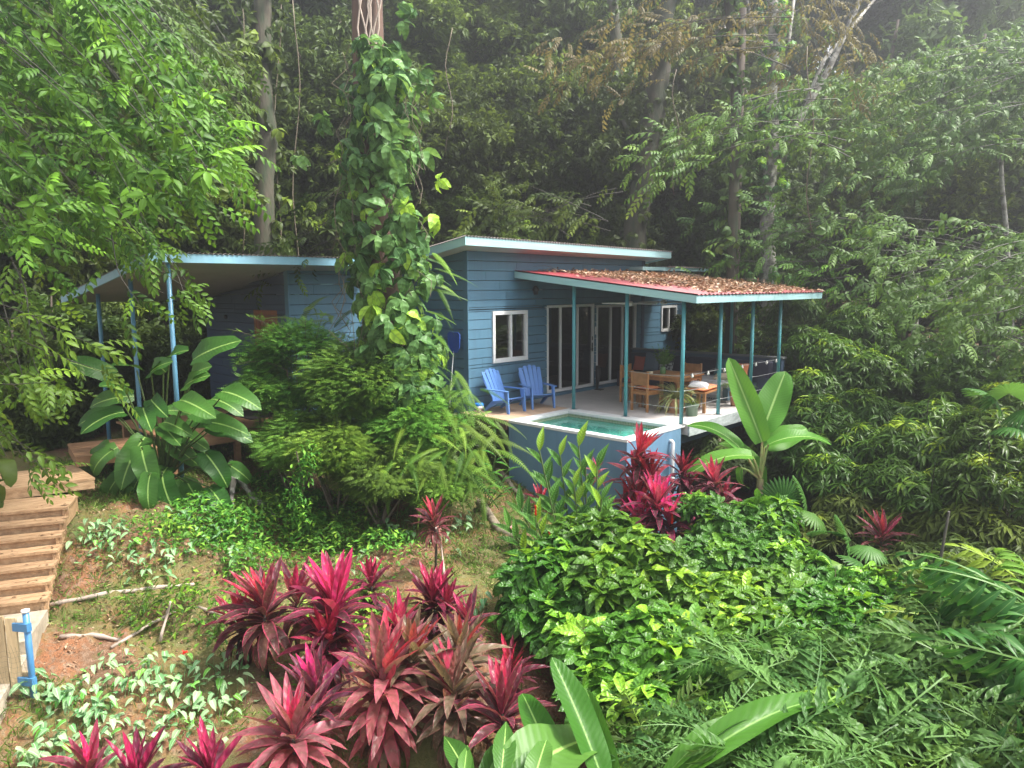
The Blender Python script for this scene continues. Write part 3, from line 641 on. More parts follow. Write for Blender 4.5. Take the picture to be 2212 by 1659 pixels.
# deck of the annex
ad = MB(); y = -5.6
while y < -3.0: ad.box(-4.4, -1.79, y, y+.135, -.036, 0); y += .14
adk = tag(ad.build('entry_deck', brown_wood), 'brown timber deck in front of the annex door', 'deck')
MB().box(-1.785, -1.75, -5.65, -2.95, -.22, -.004).build('rim_board', brown_wood, adk); MB().box(-4.4, -1.8, -2.99, -2.955, -.2, -.01).build('rim_board', brown_wood, adk)
for y in (-5.5, -4.3, -3.1):
    for x in (-1.9, -4.2): MB().box(x-.05, x+.05, y-.05, y+.05, float(ground(x, y))-.2, -.04).build('leg', brown_wood, adk)
tag(MB().box(-3.6, -2.5, -3.7, -3.02, .001, .02).build('doormat', mat('dark mat', (.04, .035, .03), (.02, .02, .02), 30, .95)), 'dark doormat on the annex deck', 'doormat')

# ---------------------------------------------------------------- walkway and stairs
st = empty('wooden_stairs', (-.46, -7.58, -.5), label='timber stairs of wide plank steps descending to the concrete landing', cat='stairs'); st.location = (0, 0, 0)
dn = np.array([.89, -.456]); pl = np.array([-.456, -.89])
def plank_box(mb, o, along, across, L, Wd, z0, z1):
    o = np.array(o); a = np.array(along)*L; c = np.array(across)*Wd
    P = [o, o+c, o+c+a, o+a]; mb.hexa([(*p, z0) for p in P]+[(*p, z1) for p in P])
p0 = np.array([-.46, -7.58])
SW = 1.75
for i in range(7):
    e = p0+dn*.235*i; z = -.50-.135*i; b = MB()
    run = .25 if i else .78
    plank_box(b, e, pl, -dn, SW, .118, z-.038, z); plank_box(b, e-dn*.124, pl, -dn, SW, .118, z-.038, z+.002)
    if not i:
        for k in range(2, 6): plank_box(b, e-dn*.124*k, pl, -dn, SW, .118, z-.038, z)
    plank_box(b, e-dn*.045, pl, -dn, SW-.01, .03, z-.172, z-.040)
    b.build('step', step_wood, st)
    s_ = MB(); plank_box(s_, e+pl*.04-dn*.02, -dn, pl, run, .035, z-.30, z-.041); s_.build('stringer', step_wood, st)
wk = empty('timber_walkway', (-1.5, -7, -.3), label='timber walkway landing that bends between the stairs and the entry deck', cat='walkway'); wk.location = (0, 0, 0)
def platform(c0, c1, c2, c3, z, th=.16, n=9):
    mb = MB(); c0, c1, c2, c3 = map(np.array, (c0, c1, c2, c3))
    for i in range(n):
        a, b = i/n, (i+.93)/n; P = [c0*(1-a)+c3*a, c1*(1-a)+c2*a, c1*(1-b)+c2*b, c0*(1-b)+c3*b]
        mb.hexa([(*p, z-.038) for p in P]+[(*p, z) for p in P])
    m = np.array([c0, c1, c2, c3]); ce = m.mean(0); Q = ce+(m-ce)*.99; mb.hexa([(*p, z-th) for p in Q]+[(*p, z-.040) for p in Q]); return mb
platform((-1.30, -6.95), (-1.75, -8.9), (-2.9, -8.6), (-2.55, -6.9), -.34, .17).build('landing', step_wood, wk)
platform((-1.95, -5.7), (-2.25, -6.95), (-3.6, -6.7), (-3.3, -5.5), -.16, .17).build('landing', brown_wood, wk)
# concrete landing at the foot of the stairs
ld = MB(); e = p0+dn*(.235*6+.0)
for i, (a, b, z) in enumerate(((0, .9, -1.46), (.9, 2.2, -1.62), (2.2, 4.5, -1.86), (4.5, 7.5, -2.15))):
    plank_box(ld, e+dn*a+pl*.0, pl, dn, 1.9, b-a-.003, z-.6, z)
tag(ld.build('concrete_path', path_conc), kind='structure')
# gate with a blue pipe post
g0 = gp(74, 1508); gz = float(g0[2]); gt = empty('picket_gate', g0, label='low picket gate of pale weathered boards beside a blue pipe', cat='gate')
gr = _r[:2]/np.linalg.norm(_r[:2])
for k in range(6):
    mb = MB(); o = -gr*(.12+.125*k+.012*k); P = [o, o-gr*.118, o-gr*.118+FH*.02, o+FH*.02]
    mb.hexa([(*p, -.05) for p in P]+[(*p, .92+.02*(k % 2)) for p in P]); mb.build('picket', mat('weathered pine', (.58, .44, .26), (.44, .33, .19), 4, .75, .4, 12, stretch=(5, 5, .8)), gt)
for z in (.2, .75):
    mb = MB(); o = -gr*.06+FH*.025; P = [o, o-gr*1.0, o-gr*1.0+FH*.035, o+FH*.035]; mb.hexa([(*p, z) for p in P]+[(*p, z+.08) for p in P]); mb.build('rail', MATS['weathered pine'], gt)
pb = mat('blue pipe', (.07, .22, .42), (.05, .17, .34), 6, .4)
pp = MB().tube([(0, 0, -.3), (-.005, 0, .4), (-.01, .0, .99)], .033, 14).build('pipe_post', pb, gt); MB().tube([(-.01, 0, .985), (-.01, 0, 1.01)], .041, 14).build('cap', white_pvc, pp)
for z in (.78, .16): mb = MB(); P = [-gr*.15-FH*.02, gr*.03-FH*.05, gr*.05, -gr*.15]; mb.hexa([(*p, z) for p in P]+[(*p, z+.09) for p in P]); mb.build('hinge_strap', pb, gt)
# wire netting in front of the gate
nm = MB()
for k in range(20):
    a = -.85+k*.052; nm.tube([(gr[0]*(a+.02*math.sin(z*9+k))+FH[0]*(-.16-.1*z), gr[1]*(a+.02*math.sin(z*9+k))+FH[1]*(-.16-.1*z), z) for z in np.linspace(-.9, .75-.02*k % .3, 14)],   .0011, 3, False)
for k in range(26):
    z = -.85+k*.06; nm.tube([(gr[0]*a+FH[0]*(-.16-.1*z), gr[1]*a+FH[1]*(-.16-.1*z), z+.012*math.sin(a*40)) for a in np.linspace(-.9, .12, 14)],   .0011, 3, False)
o = tag(nm.build('wire_netting', mat('green wire', (.06, .08, .06), None, rough=.5)), 'sagging wire netting hung in front of the picket gate', 'netting'); o.location = g0
# ---------------------------------------------------------------- patio furniture and small things
def chair_adirondack():
    t = empty('adirondack_chair', label='', cat='chair', group='blue adirondack chairs on the deck')
    # chair faces +X; seat 0.38 high at the front
    for k in range(5):
        y = -.23+k*.115; mb = MB(); pts = []
        top = .62+.10*math.cos((k-2)*.62); w = .055
        # slat: reclined plank, narrower below
        yb = y*.82; n = 6; V = []
        for i in range(n+1):
            f = i/n; zc = .22+f*(top+.12); xc = -.20-.36*f; yy = yb+(y*1.12-yb)*f; ww = w*(.86+.2*f)*(1 if f < .9 else .72)
            V += [(xc, yy-ww, zc), (xc, yy+ww, zc), (xc-.018, yy+ww, zc-.008), (xc-.018, yy-ww, zc-.008)]
        F = [(0, 1, 2, 3), (4*n, 4*n+3, 4*n+2, 4*n+1)]
        for i in range(n):
            for j in range(4): F.append((4*i+j, 4*i+4+j, 4*i+4+(j+1) % 4, 4*i+(j+1) % 4))
        mb.add(V, F); o = mb.build('back_slat', adiron, t, .006)
    rim = MB(); P = []
    for i in range(13):
        a = math.pi*(i/12); P.append((-.53-.03*math.sin(a), .30*math.cos(a), .82+.20*math.sin(a)))
    P = [(-.25, .245, .34)]+[(-.40, .28, .60)]+P+[(-.40, -.28, .60), (-.25, -.245, .34)]; rim.tube(P, .016, 8); rim.build('back_rim', adiron, t)
    seat = MB()
    for k in range(5):
        x = .27-.115*k; z = .375-.033*k; seat.hexa([(x-.105, -.27, z-.04), (x, -.27, z-.02), (x, .27, z-.02), (x-.105, .27, z-.04), (x-.105, -.27, z-.018), (x, -.27, z), (x, .27, z), (x-.105, .27, z-.018)])
    seat.build('seat', adiron, t, .005)
    for sg in (-1, 1):
        y = sg*.33; a = MB(); V = [(-.42, y-.035), (.20, y-.06), (.30, y-.05), (.34, y), (.30, y+.05), (.20, y+.06), (-.42, y+.035)]
        a.add([(p, q, .555) for p, q in V]+[(p, q, .58) for p, q in V], [tuple(range(7))[::-1], tuple(range(7, 14))]+[(i, (i+1) % 7, 7+(i+1) % 7, 7+i) for i in range(7)]); a.build('armrest', adiron, t, .004)
        l = MB(); y0, y1 = sorted((sg*.275, sg*.315)); l.hexa([(.27, y0, 0), (.34, y0, 0), (.34, y1, 0), (.27, y1, 0), (.17, y0, .555), (.30, y0, .555), (.30, y1, .555), (.17, y1, .555)]); l.build('leg', adiron, t, .004)
        l = MB(); l.hexa([(-.50, y0, 0), (-.42, y0, 0), (.22, y0, .30), (.12, y0, .25), (-.44, y0, .06), (-.36, y0, .08), (.22, y0, .37), (.10, y0, .35)][:0] or
               [(-.52, y0, 0), (-.44, y0, 0), (-.44, y1, 0), (-.52, y1, 0), (-.22, y0, .28), (-.08, y0, .22), (-.08, y1, .22), (-.22, y1, .28)]); l.build('leg', adiron, t, .004)
        l = MB(); l.hexa([(-.22, y0, .20), (.27, y0, .30), (.27, y1, .30), (-.22, y1, .20), (-.22, y0, .275), (.27, y0, .365), (.27, y1, .365), (-.22, y1, .275)]); l.build('side_rail', adiron, t, .004)
    return t
def place(t, pa, pb, label):
    a, b = onz(*pa), onz(*pb); mid = (a+b)/2; d = b-a; ang = math.atan2(d[1], d[0])-math.pi/2   # pa, pb: front feet, left then right
    f = np.array([math.cos(ang), math.sin(ang)]); t.location = (mid[0]-f[0]*.27, mid[1]-f[1]*.27, .003); t.rotation_euler[2] = ang; t.scale = (.88, .88, .84); t['label'] = label
ch = chair_adirondack(); ch2 = copy_tree(ch)
place(ch, (1101, 895), (1131, 889), 'blue slatted adirondack chair at the deck corner, nearest the fern')
place(ch2, (1150.5, 885), (1197, 881.5), 'blue slatted adirondack chair under the window, beside the glass door')

def cushion(w, d, h, m, puff=.5, name='cushion', parent=None, loc=(0, 0, 0), rot=(0, 0, 0)):
    n = 8; V = []; F = []
    for sgn in (1, -1):
        for i in range(n+1):
            for j in range(n+1):
                u, v = -1+2*i/n, -1+2*j/n; e = (1-u**4)*(1-v**4); pin = 1-.10*(1-abs(u*v))*max(abs(u), abs(v))**6
                V.append((u*w/2*pin, v*d/2*pin, sgn*h/2*e**puff))
    N1 = (n+1)**2
    for i in range(n):
        for j in range(n):
            a = i*(n+1)+j; F.append((a, a+n+1, a+n+2, a+1)); a += N1; F.append((a, a+1, a+n+2, a+n+1))
    mb = MB().add(V, F, True); o = mb.build(name, m, parent); o.location = loc; o.rotation_euler = rot; return o
def dining_chair(cm):
    t = empty('dining_chair', label='', cat='chair', group='teak chairs at the dining table')   # faces -Y... back at +Y
    for x in (-.21, .21):
        MB().box(x-.022, x+.022, .20, .245, 0, .86).build('leg', teak, t, .003); MB().box(x-.022, x+.022, -.225, -.18, 0, .42).build('leg', teak, t, .003)
    MB().box(-.187, .187, .208, .232, .56, .84).build('backrest', teak, t, .004)
    MB().box(-.232, .232, -.23, .199, .422, .45).build('seat', teak, t, .004)
    r = MB(); r.box(-.187, .187, -.215, -.19, .36, .42); r.box(-.187, .187, .21, .235, .36, .42); r.box(-.222, -.198, -.18, .2, .36, .42); r.box(.198, .222, -.18, .2, .36, .42); r.build('apron', teak, t)
    cushion(.42, .42, .07, cm, .4, 'cushion', t, (0, -.01, .49)); return t
c1_ = dining_chair(orange_c)
def put(t, x, y, rz, label): t.location = (x, y, .002); t.rotation_euler[2] = rz; t['label'] = label
a, b = onz(1375, 888), onz(1405, 893)     # feet of the chair's back
put(c1_, (a[0]+b[0])/2-.10, (a[1]+b[1])/2+.26, math.radians(180)+math.atan2((b-a)[1], (b-a)[0]), 'teak dining chair with an orange seat cushion, back towards the pool')
c2_ = copy_tree(c1_); put(c2_, 1.95, 3.35, math.radians(95), 'teak dining chair with a rust cushion on the wall side of the table')
c3_ = copy_tree(c1_); put(c3_, 2.75, 4.35, math.radians(0), 'teak dining chair on the sofa side of the table, only its back showing')
for k in c2_.children:
    if k.name.startswith('cushion'): k.data = k.data.copy(); k.data.materials[0] = rust_c
tb = empty('dining_table', (2.95, 3.25, 0), label='square teak dining table holding the leafy vase', cat='table')
mb = MB()
for k in range(8): mb.box(-.55+k*.1385, -.55+k*.1385+.132, -.5, .5, .715, .745)
mb.build('tabletop', teak, tb, .003)
mb = MB(); mb.box(-.48, .48, -.44, -.415, .63, .712); mb.box(-.48, .48, .415, .44, .63, .712); mb.box(-.49, -.465, -.41, .41, .63, .712); mb.box(.465, .49, -.41, .41, .63, .712); mb.build('apron', teak, tb)
for x in (-.47, .47):
    for y in (-.42, .42): MB().box(x-.035, x+.035, y-.035, y+.035, 0, .629).build('leg', teak, tb, .004)
# bench with cushion near the edge
bn = empty('teak_bench', (3.62, 3.42, 0), math.radians(8), label='teak bench with a rumpled cream and orange cushion by the railing', cat='bench')
MB().box(-.26, .26, -.45, .45, .40, .43).build('seat', teak, bn, .004)
for x in (-.23, .23):
    for y in (-.42, .42): MB().box(x-.03, x+.03, y-.03, y+.03, 0, .399).build('leg', teak, bn, .004)
cushion(.50, .85, .12, orange_c, .4, 'cushion', bn, (0, 0, .48)); cushion(.42, .3, .14, throw_m, .4, 'cushion', bn, (.02, -.22, .55), (.2, .1, .3))
# vase of leaves and small box on the table
def leafy(name, label, cat, loc, T, n, L, spread, potmb, potm, potname, zoff, m, up=1.1, **kw):
    t = empty(name, loc, label=label, cat=cat, **kw); potmb.build(potname, potm, t)
    F = Fol(); a = RNG.uniform(0, 6.28, n); e = RNG.uniform(up-spread, up, n)
    d = np.stack([np.cos(a)*np.cos(e), np.sin(a)*np.cos(e), np.sin(e)], 1); F.add(TL[T], np.tile([0, 0, zoff], (n, 1))+d*.03, d, (0, 0, 1), L*RNG.uniform(.7, 1.1, n)); link('leaves', F.mesh('leaves', m), t); return t
leafy('leafy_vase', 'green leafy stems in a glass vase on the dining table', 'vase', (2.86, 3.1, .746), 'sprig', 26, .42, .7, MB().lathe([(.055, 0), (.07, .03), (.06, .12), (.045, .15)], 14), mat('green glass', (.10, .2, .07), None, rough=.1), 'vase', .13, LM['palm'], 1.5)
tag(MB().box(2.62, 2.72, 2.83, 2.93, .7475, .80).build('tissue_box', mat('cream card', (.7, .6, .42), None, rough=.7)), 'small cream box at the corner of the dining table', 'box')
# spider plant
sp_ = onz(1466, 893); sp_[0] -= .12
leafy('spider_plant', 'potted spider plant with long striped arching leaves beside the corner post', 'potted plant', (sp_[0], sp_[1]+.08, .003), 'strap', 110, .62, 1.5, MB().lathe([(.0, 0), (.19, 0), (.19, .02), (.14, .025), (.16, .22), (.19, .24), (.19, .30), (.16, .30), (.15, .25), (0, .25)], 18), terra, 'pot', .26,
      leafmat('striped strap leaf', (.16, .22, .08), (.42, .42, .2), None, rib=(.75, .72, .5)), 1.45)
leafy('small_potted_plant', 'small dark plant in a green glazed pot behind the spider plant', 'potted plant', (3.86, 2.62, .003), 'strap', 40, .3, 1.2, MB().lathe([(.0, 0), (.11, 0), (.13, .2), (.145, .21), (.14, .24), (.1, .22), (0, .2)], 16), mat('glazed green', (.13, .2, .14), None, rough=.3), 'pot', .2, LM['forest'], 1.4)
# daybed with throw
db = empty('daybed', (2.2, 5.4, 0), label='low built-in blue sofa bed with a pale mattress along the parapet', cat='daybed'); db.location = (0, 0, 0)
MB().box(2.35, 3.66, 4.55, 6.02, .06, .34).build('base', mat('teal grey base', (.06, .13, .17), (.05, .1, .14), 4, .6), db, .004)
MB().box(2.40, 3.60, 4.6, 6.0, .003, .058).build('plinth', concrete, db)
MB().box(2.37, 3.64, 4.57, 5.72, .343, .47).build('mattress', sheet_m, db, .03)
MB().box(1.92, 4.05, 5.78, 6.01, .48, .86).build('back_cushion', navy, db, .03)
MB().box(.10, 1.88, 5.28, 6.02, .003, .42).build('bench_base', navy, db, .02); MB().box(.10, 1.88, 5.80, 6.01, .423, .86).build('back_cushion', navy, db, .03)
th = MB(); n = 24; V = []; F = []
prof = [(4.54, .16), (4.54, .24), (4.54, .38), (4.55, .478), (4.7, .486), (5.0, .486), (5.25, .486)]
for i in range(n+1):
    for y, z in prof: V.append((2.35+i*.05+.01*math.sin(i*1.7+z*8), y-.012*math.sin(i*1.1)*(z < .4), z+(.06*math.sin(i*.8) if z < .15 else 0)))
P_ = len(prof); F = [(i*P_+j, (i+1)*P_+j, (i+1)*P_+j+1, i*P_+j+1) for i in range(n) for j in range(P_-1)]
th.add(V, F, True)
for i in range(60): x = 2.36+i*.0199; th.box(x, x+.009, 4.53, 4.534, .08+.03*math.sin(i*2.1), .17)
tag(th.build('throw_blanket', throw_m), 'white fringed throw hanging over the front of the daybed', 'blanket')
def pillow(name, x, y, z, w, h, m, lean, rz, label, cat='pillow'):
    return tag(cushion(w, h, .16, m, .5, name, None, (x, y, z+h/2*math.cos(lean)), (math.pi/2-lean, 0, rz)), label, cat)
pat = mat('patterned canvas', (.03, .035, .04), (.35, .36, .36), 14, .85, lo=.5, hi=.53)
pillow('pillow', .62, 5.62, .43, .42, .40, rust_c, .3, .1, 'rust orange pillow at the corner end of the bench')
pillow('pillow', .98, 5.60, .43, .50, .52, grey_c, .25, -.1, 'plain blue grey pillow, largest of those on the bench')
pillow('pillow', 1.42, 5.58, .43, .46, .42, pat, .3, -.1, 'black and white leaf patterned pillow on the bench')
pillow('pillow', 3.42, 5.60, .475, .40, .36, orange_c, .35, .1, 'orange pillow on the daybed, behind the banana leaf')
pillow('pillow', 2.98, 5.60, .475, .46, .44, mat('teal canvas', (.06, .16, .19), None, rough=.9), .3, -.1, 'teal pillow on the daybed')
tag(cushion(.5, .34, .15, mat('cream canvas', (.6, .5, .38), None, rough=.9), .5, 'pillow', None, (3.35, 4.95, .55), (.1, -.1, .4)), 'cream pillow lying flat on the daybed', 'pillow')
b = onz(1534, 862); tag(MB().lathe([(0, 0), (.085, 0), (.09, .02), (.09, .26), (.07, .31), (.075, .33), (.06, .36), (0, .365)], 16, (b[0], b[1]-.05, .003)).build('insulated_flask', black_m), 'black flask standing on the patio floor by the daybed', 'flask')
# citrus plant in pot near daybed
leafy('shelf_plant', 'spiky blue green plant in an orange pot at the daybed end', 'potted plant', (3.95, 4.35, .003), 'strap', 60, .55, .8, MB().lathe([(0, 0), (.1, 0), (.14, .28), (.15, .32), (.12, .31), (0, .28)], 14), terra, 'pot', .3, LM['pale'], 1.5)
# fans
for x, y, lab in ((2.17, 2.8, 'pale ceiling fan nearest the pool, above the dining chair'), (2.07, 4.35, 'pale ceiling fan farther along, above the table')):
    z = 2.26; f = empty('ceiling_fan', (x, y, z), label=lab, cat='ceiling fan', group='fans under the porch roof')
    MB().tube([(0, 0, .05), (0, 0, proof(x, y)-z-.08)], .018, 8).build('down_rod', metal_m, f); MB().lathe([(0, -.05), (.07, -.04), (.09, 0), (.06, .05), (0, .06)], 16).build('motor', white_pvc, f)
    for k in range(4):
        a = k*math.pi/2+.45+(y > 3)*.35; c, s_ = math.cos(a), math.sin(a); mb = MB()
        V = [(r*c-w*s_, r*s_+w*c, zz+(.012 if w > 0 else -.012)) for zz in (0, .01) for r, w in ((.09, -.03), (.6, -.07), (.6, .07), (.09, .03))]
        mb.hexa(V); mb.build('blade', white_pvc if y < 3 else mat('dusty grey blade', (.35, .36, .36), None, rough=.6), f)  # white blades on the nearer fan, grey on the farther one
lt = MB().lathe([(0, 0), (.05, 0), (.06, .08), (.09, .1), (.03, .2), (0, .2)], 12).build('wall_lantern', black_m); lt.location = (.10, 2.05, 2.46); tag(lt, 'dark wall lantern beside the first glass door', 'lamp')
# string of bulbs on the railing
sb = empty('string_lights', (4.19, 4, .94), label='string of small clear bulbs hung along the top railing wire', cat='string lights'); sb.location = (0, 0, 0)
MB().tube([(4.2, 1.66+i*.143, .955-.02*math.sin(i*1.3)) for i in range(31)], .004, 5).build('cord', black_m, sb)
for y in (2.0, 2.62, 3.3, 4.1, 4.75, 5.3, 5.8): MB().lathe([(0, -.09), (.022, -.075), (.027, -.05), (.014, -.02), (.014, .0), (0, .0)], 10, (4.2, y, .95)).build('bulb', mat('clear bulb', (.75, .75, .72), None, rough=.15), sb)
# umbrella-like black prop between the doors
b = MB(); b.tube([(.10, 4.42, .02), (.12, 4.43, .45), (.11, 4.43, .62)], [.03, .07, .05], 8); b.box(.06, .26, 4.35, 4.50, .002, .02)
tag(b.build('folded_parasol', black_m), 'dark narrow folded parasol standing on the floor between the two glass doors', 'parasol')
# pool net on a pole, dispenser
nt_ = empty('pool_net', (-.30, -.06, -.1), label='blue leaf skimmer net on a pole leaning on the dark side wall', cat='pool net')
MB().tube([(-.22, -.10, -.35), (-.02, -.075, 1.38)], .012, 8).build('pole', white_pvc, nt_)
ns = mat('blue net', (.015, .07, .38), (.02, .09, .45), 40, .6); V = []
out = [(-.10, 0), (.10, 0), (.17, .10), (.19, .38), (.14, .42), (-.14, .42), (-.19, .38), (-.17, .10)]
mb = MB(); mb.add([(x, -.08, 1.36+z) for x, z in out]+[(x*.9, -.045, 1.37+z*.95) for x, z in out], [tuple(range(8)), tuple(range(15, 7, -1))]+[(i, (i+1) % 8, 8+(i+1) % 8, 8+i) for i in range(8)]); mb.build('net', ns, nt_)
MB().tube([(x, -.08, 1.36+z) for x, z in out+out[:1]], .012, 6, False).build('hoop', ns, nt_)
p = onz(1032, 892); dsp = empty('chlorine_float', (p[0]+.02, p[1]+.02, .003), label='white pool chemical float with a blue lid on the deck corner', cat='chlorine float')
MB().lathe([(0, 0), (.05, 0), (.05, .09), (.095, .095), (.10, .15), (0, .15)], 16).build('body', white_pvc, dsp); MB().lathe([(.10, .152), (.102, .19), (.09, .205), (0, .207)], 16).build('lid', mat('bright blue plastic', (.02, .18, .55), None, rough=.35), dsp)
# dry leaves on the porch roof
F = Fol(); n = 13000; x = RNG.uniform(.1, 4.6, n); y = RNG.uniform(E0+.05, E1, n)
keep = (RNG.random(n) < np.clip((y-E0-.4-.5*np.sin(x*2.1)**2)/1.1, .0, 1)*np.clip(.75+.6*np.sin(x*5.1+2*np.sin(y*2.3))*np.sin(y*3.7+x), .15, 1)) & ~((x > 4.3) & (RNG.random(n) < .55)); x, y = x[keep], y[keep]; n = len(x)
z = np.array([proof(a, 0) for a in x])+.065+RNG.uniform(0, .035, n); dr_ = rdir(n); dr_[:, 2] *= .25; nn = rdir(n)*.5+np.array([0, 0, 1])
F.add(TL['simple'], np.stack([x, y, z], 1), dr_, nn, RNG.uniform(.08, .17, n)); tag(link('roof_leaf_litter', F.mesh('roof_leaf_litter', LM['litter_roof'])), kind='stuff')
tw = MB()
for k in range(26):
    x, y = RNG.uniform(.3, 4.4), RNG.uniform(2.2, E1-.2); a = RNG.uniform(0, 6.28); L = RNG.uniform(.3, 1.2); zz = proof(x, 0)+.1
    tw.tube([(x+math.cos(a)*L*i/4*.9, y+math.sin(a)*L*i/4, zz+.02*i+.05*math.sin(i)-(.114*math.cos(a)*L*i/4)) for i in range(5)], [.006, .005, .004, .003, .002], 4)
tag(tw.build('roof_twigs', twig_m), kind='stuff')
# ---------------------------------------------------------------- plants near the house and in the garden
UP = np.array([0, 0, 1.0])
def vox(o): return o
def stem_tube(pts, r0, r1, m, name, parent, n=7):
    k = len(pts); return MB().tube(pts, list(np.linspace(r0, r1, k)), n).build(name, m, parent)
# --- ti plants (cordyline)
def ti_head(F, c, L, m_n=34, tilt=(0, 0), hot=0, spread=1.0, dead=0, rg=None):
    'rosette of long leaves round the point c: upright in the heart, drooping outside'
    n = int(m_n*1.4); L = L*1.12; i = np.arange(n); a = 2.399*i+rg.uniform(0, 6); age = (i/n)**.85
    el = 1.42-spread*1.75*age+rg.uniform(-.28, .28, n)*(.4+age)
    d = np.stack([np.cos(a)*np.cos(el), np.sin(a)*np.cos(el), np.sin(el)], 1)+np.array([tilt[0], tilt[1], 0])*.3
    pos = np.asarray(c)+np.stack([np.cos(a)*.02, np.sin(a)*.02, .10-.55*age**1.3], 1)*L*1.5
    sz = L*(.62+.45*np.sin(math.pi*np.clip(age*.9+.15, 0, 1)))*rg.uniform(.85, 1.12, n)
    for k, T in enumerate(('ti3', 'ti', 'ti2')):
        w = (np.clip((age*3).astype(int), 0, 2) == k); F.add(TL[T], pos[w], d[w], UP*.8-d[w]*.2+rdir(w.sum())*.18, sz[w], rg.random(w.sum()), age[w]*(1-hot)+.0)
def ti_plant(px, py, h, L, mt, label, n=34, heads=(), spread=1.0, cat='ti plant', group='ti plants in the garden', lean=(0, 0), name='ti_plant', dp=None):
    c = gp(px, py, h) if dp is None else at(px, py, dp); bx, by = c[0]+lean[0], c[1]+lean[1]; b = np.array(onground(bx, by, -.05)); rg = np.random.default_rng(int(px*7+py))
    t = empty(name, b, label=label, cat=cat, group=group); F = Fol(); cl = c-b
    ti_head(F, cl, L, n, (rg.uniform(-1, 1), rg.uniform(-1, 1)), spread=spread, rg=rg)
    for dx, dy, dz, k in heads: ti_head(F, cl+np.array([dx, dy, dz]), L*k, int(n*.7), (dx, dy), spread=spread, rg=rg)
    link('leaves', F.mesh('leaves', LM[mt]), t)
    mid = cl*.5+np.array([rg.uniform(-.06, .06), rg.uniform(-.06, .06), 0])
    stem_tube([(0, 0, 0), mid, cl-np.array([0, 0, .02])], .022, .015, stem_dark, 'stem', t)
    for dx, dy, dz, k in heads: stem_tube([mid, cl+np.array([dx, dy, dz-.1])*.98], .016, .012, stem_dark, 'stem', t, 5)
    return t
TI = [
 (572, 1318, .85, .52, 'ti', 'purple pink ti plant, leftmost of the tall ones in the foreground bed', 40, (), 1.05),
 (722, 1312, .95, .56, 'ti_hot', 'tallest ti plant with upright hot pink heart leaves', 34, ((-.12, .05, -.22, .8),), .85),
 (684, 1512, .65, .46, 'ti', 'ti plant with an upright red purple heart, left of the widest one', 26, (), .8),
 (634, 1592, .70, .48, 'ti_pink', 'dusty pink ti plant rosette at the very bottom, closest to the viewer', 44, (), 1.1),
 (829, 1462, .80, .54, 'ti_pink', 'widest ti plant with two tiers of pink and maroon leaves', 46, ((.03, -.02, -.30, .95),), 1.15),
 (862, 1362, .85, .42, 'ti_hot', 'small ti plant with three bright pink spear leaves behind the widest one', 22, (), .75),
 (893, 1425, .80, .46, 'ti_green', 'grey pink ti plant right behind the widest one', 34, (), .95),
 (978, 1492, .75, .46, 'ti_green', 'bronze green ti plant with spotted drooping leaves, right of the widest one', 44, ((.02, 0, -.26, .9),), 1.15),
 (995, 1415, .80, .44, 'ti_green', 'grey rose ti plant behind the bronze green one', 26, (), .85),
 (1086, 1540, .70, .46, 'ti', 'narrow upright crimson ti plant at the right end of the foreground bed', 30, (), .8),
 (1103, 1458, .50, .34, 'ti_dark', 'small dark ti plant behind the one at the right end of the bed', 22, (), .8),
 (934, 1296, .45, .44, 'ti_dark', 'dark maroon ti plant standing alone on the bare clay slope', 34, ((.18, .1, -.06, .8),), .9),
 (1009, 1345, .45, .36, 'ti', 'small crimson ti plant below the dark one on the clay slope', 22, (), .9),
 (706, 1392, .60, .46, 'ti_dark', 'shaded dark ti plant under the tallest pink one', 34, (), 1.1),
 (802, 1262, .35, .36, 'ti_dark', 'low dark ti plant half hidden behind the hot pink one', 22, (), .9),
 (640, 1300, .7, .44, 'ti', 'slim purple ti plant between the two tallest ones', 26, (), .8),
 (520, 1345, .55, .40, 'ti_dark', 'brownish drooping ti plant at the left side of the bed', 26, (), 1.2),
 (192, 1668, .50, .36, 'ti_hot', 'ti plant with pink spear leaves at the bottom edge, furthest left', 18, (), .75),
 (296, 1690, .50, .40, 'ti_dark', 'dark red ti plant cut off by the bottom edge, left of the pink rosette', 20, (), .9),
 (455, 1678, .45, .42, 'ti_dark', 'brown purple ti plant leaning over the arrow leaves at the bottom edge', 22, (), 1.1),
]
for a in TI: ti_plant(a[0], a[1], a[2], a[3], a[4], a[5], a[6], a[7], a[8])
ti_plant(938, 1128, .85, .34, 'ti', 'purple ti plant on a thin bare stem with a skirt of dead leaves', 26, (), .9, name='ti_plant')
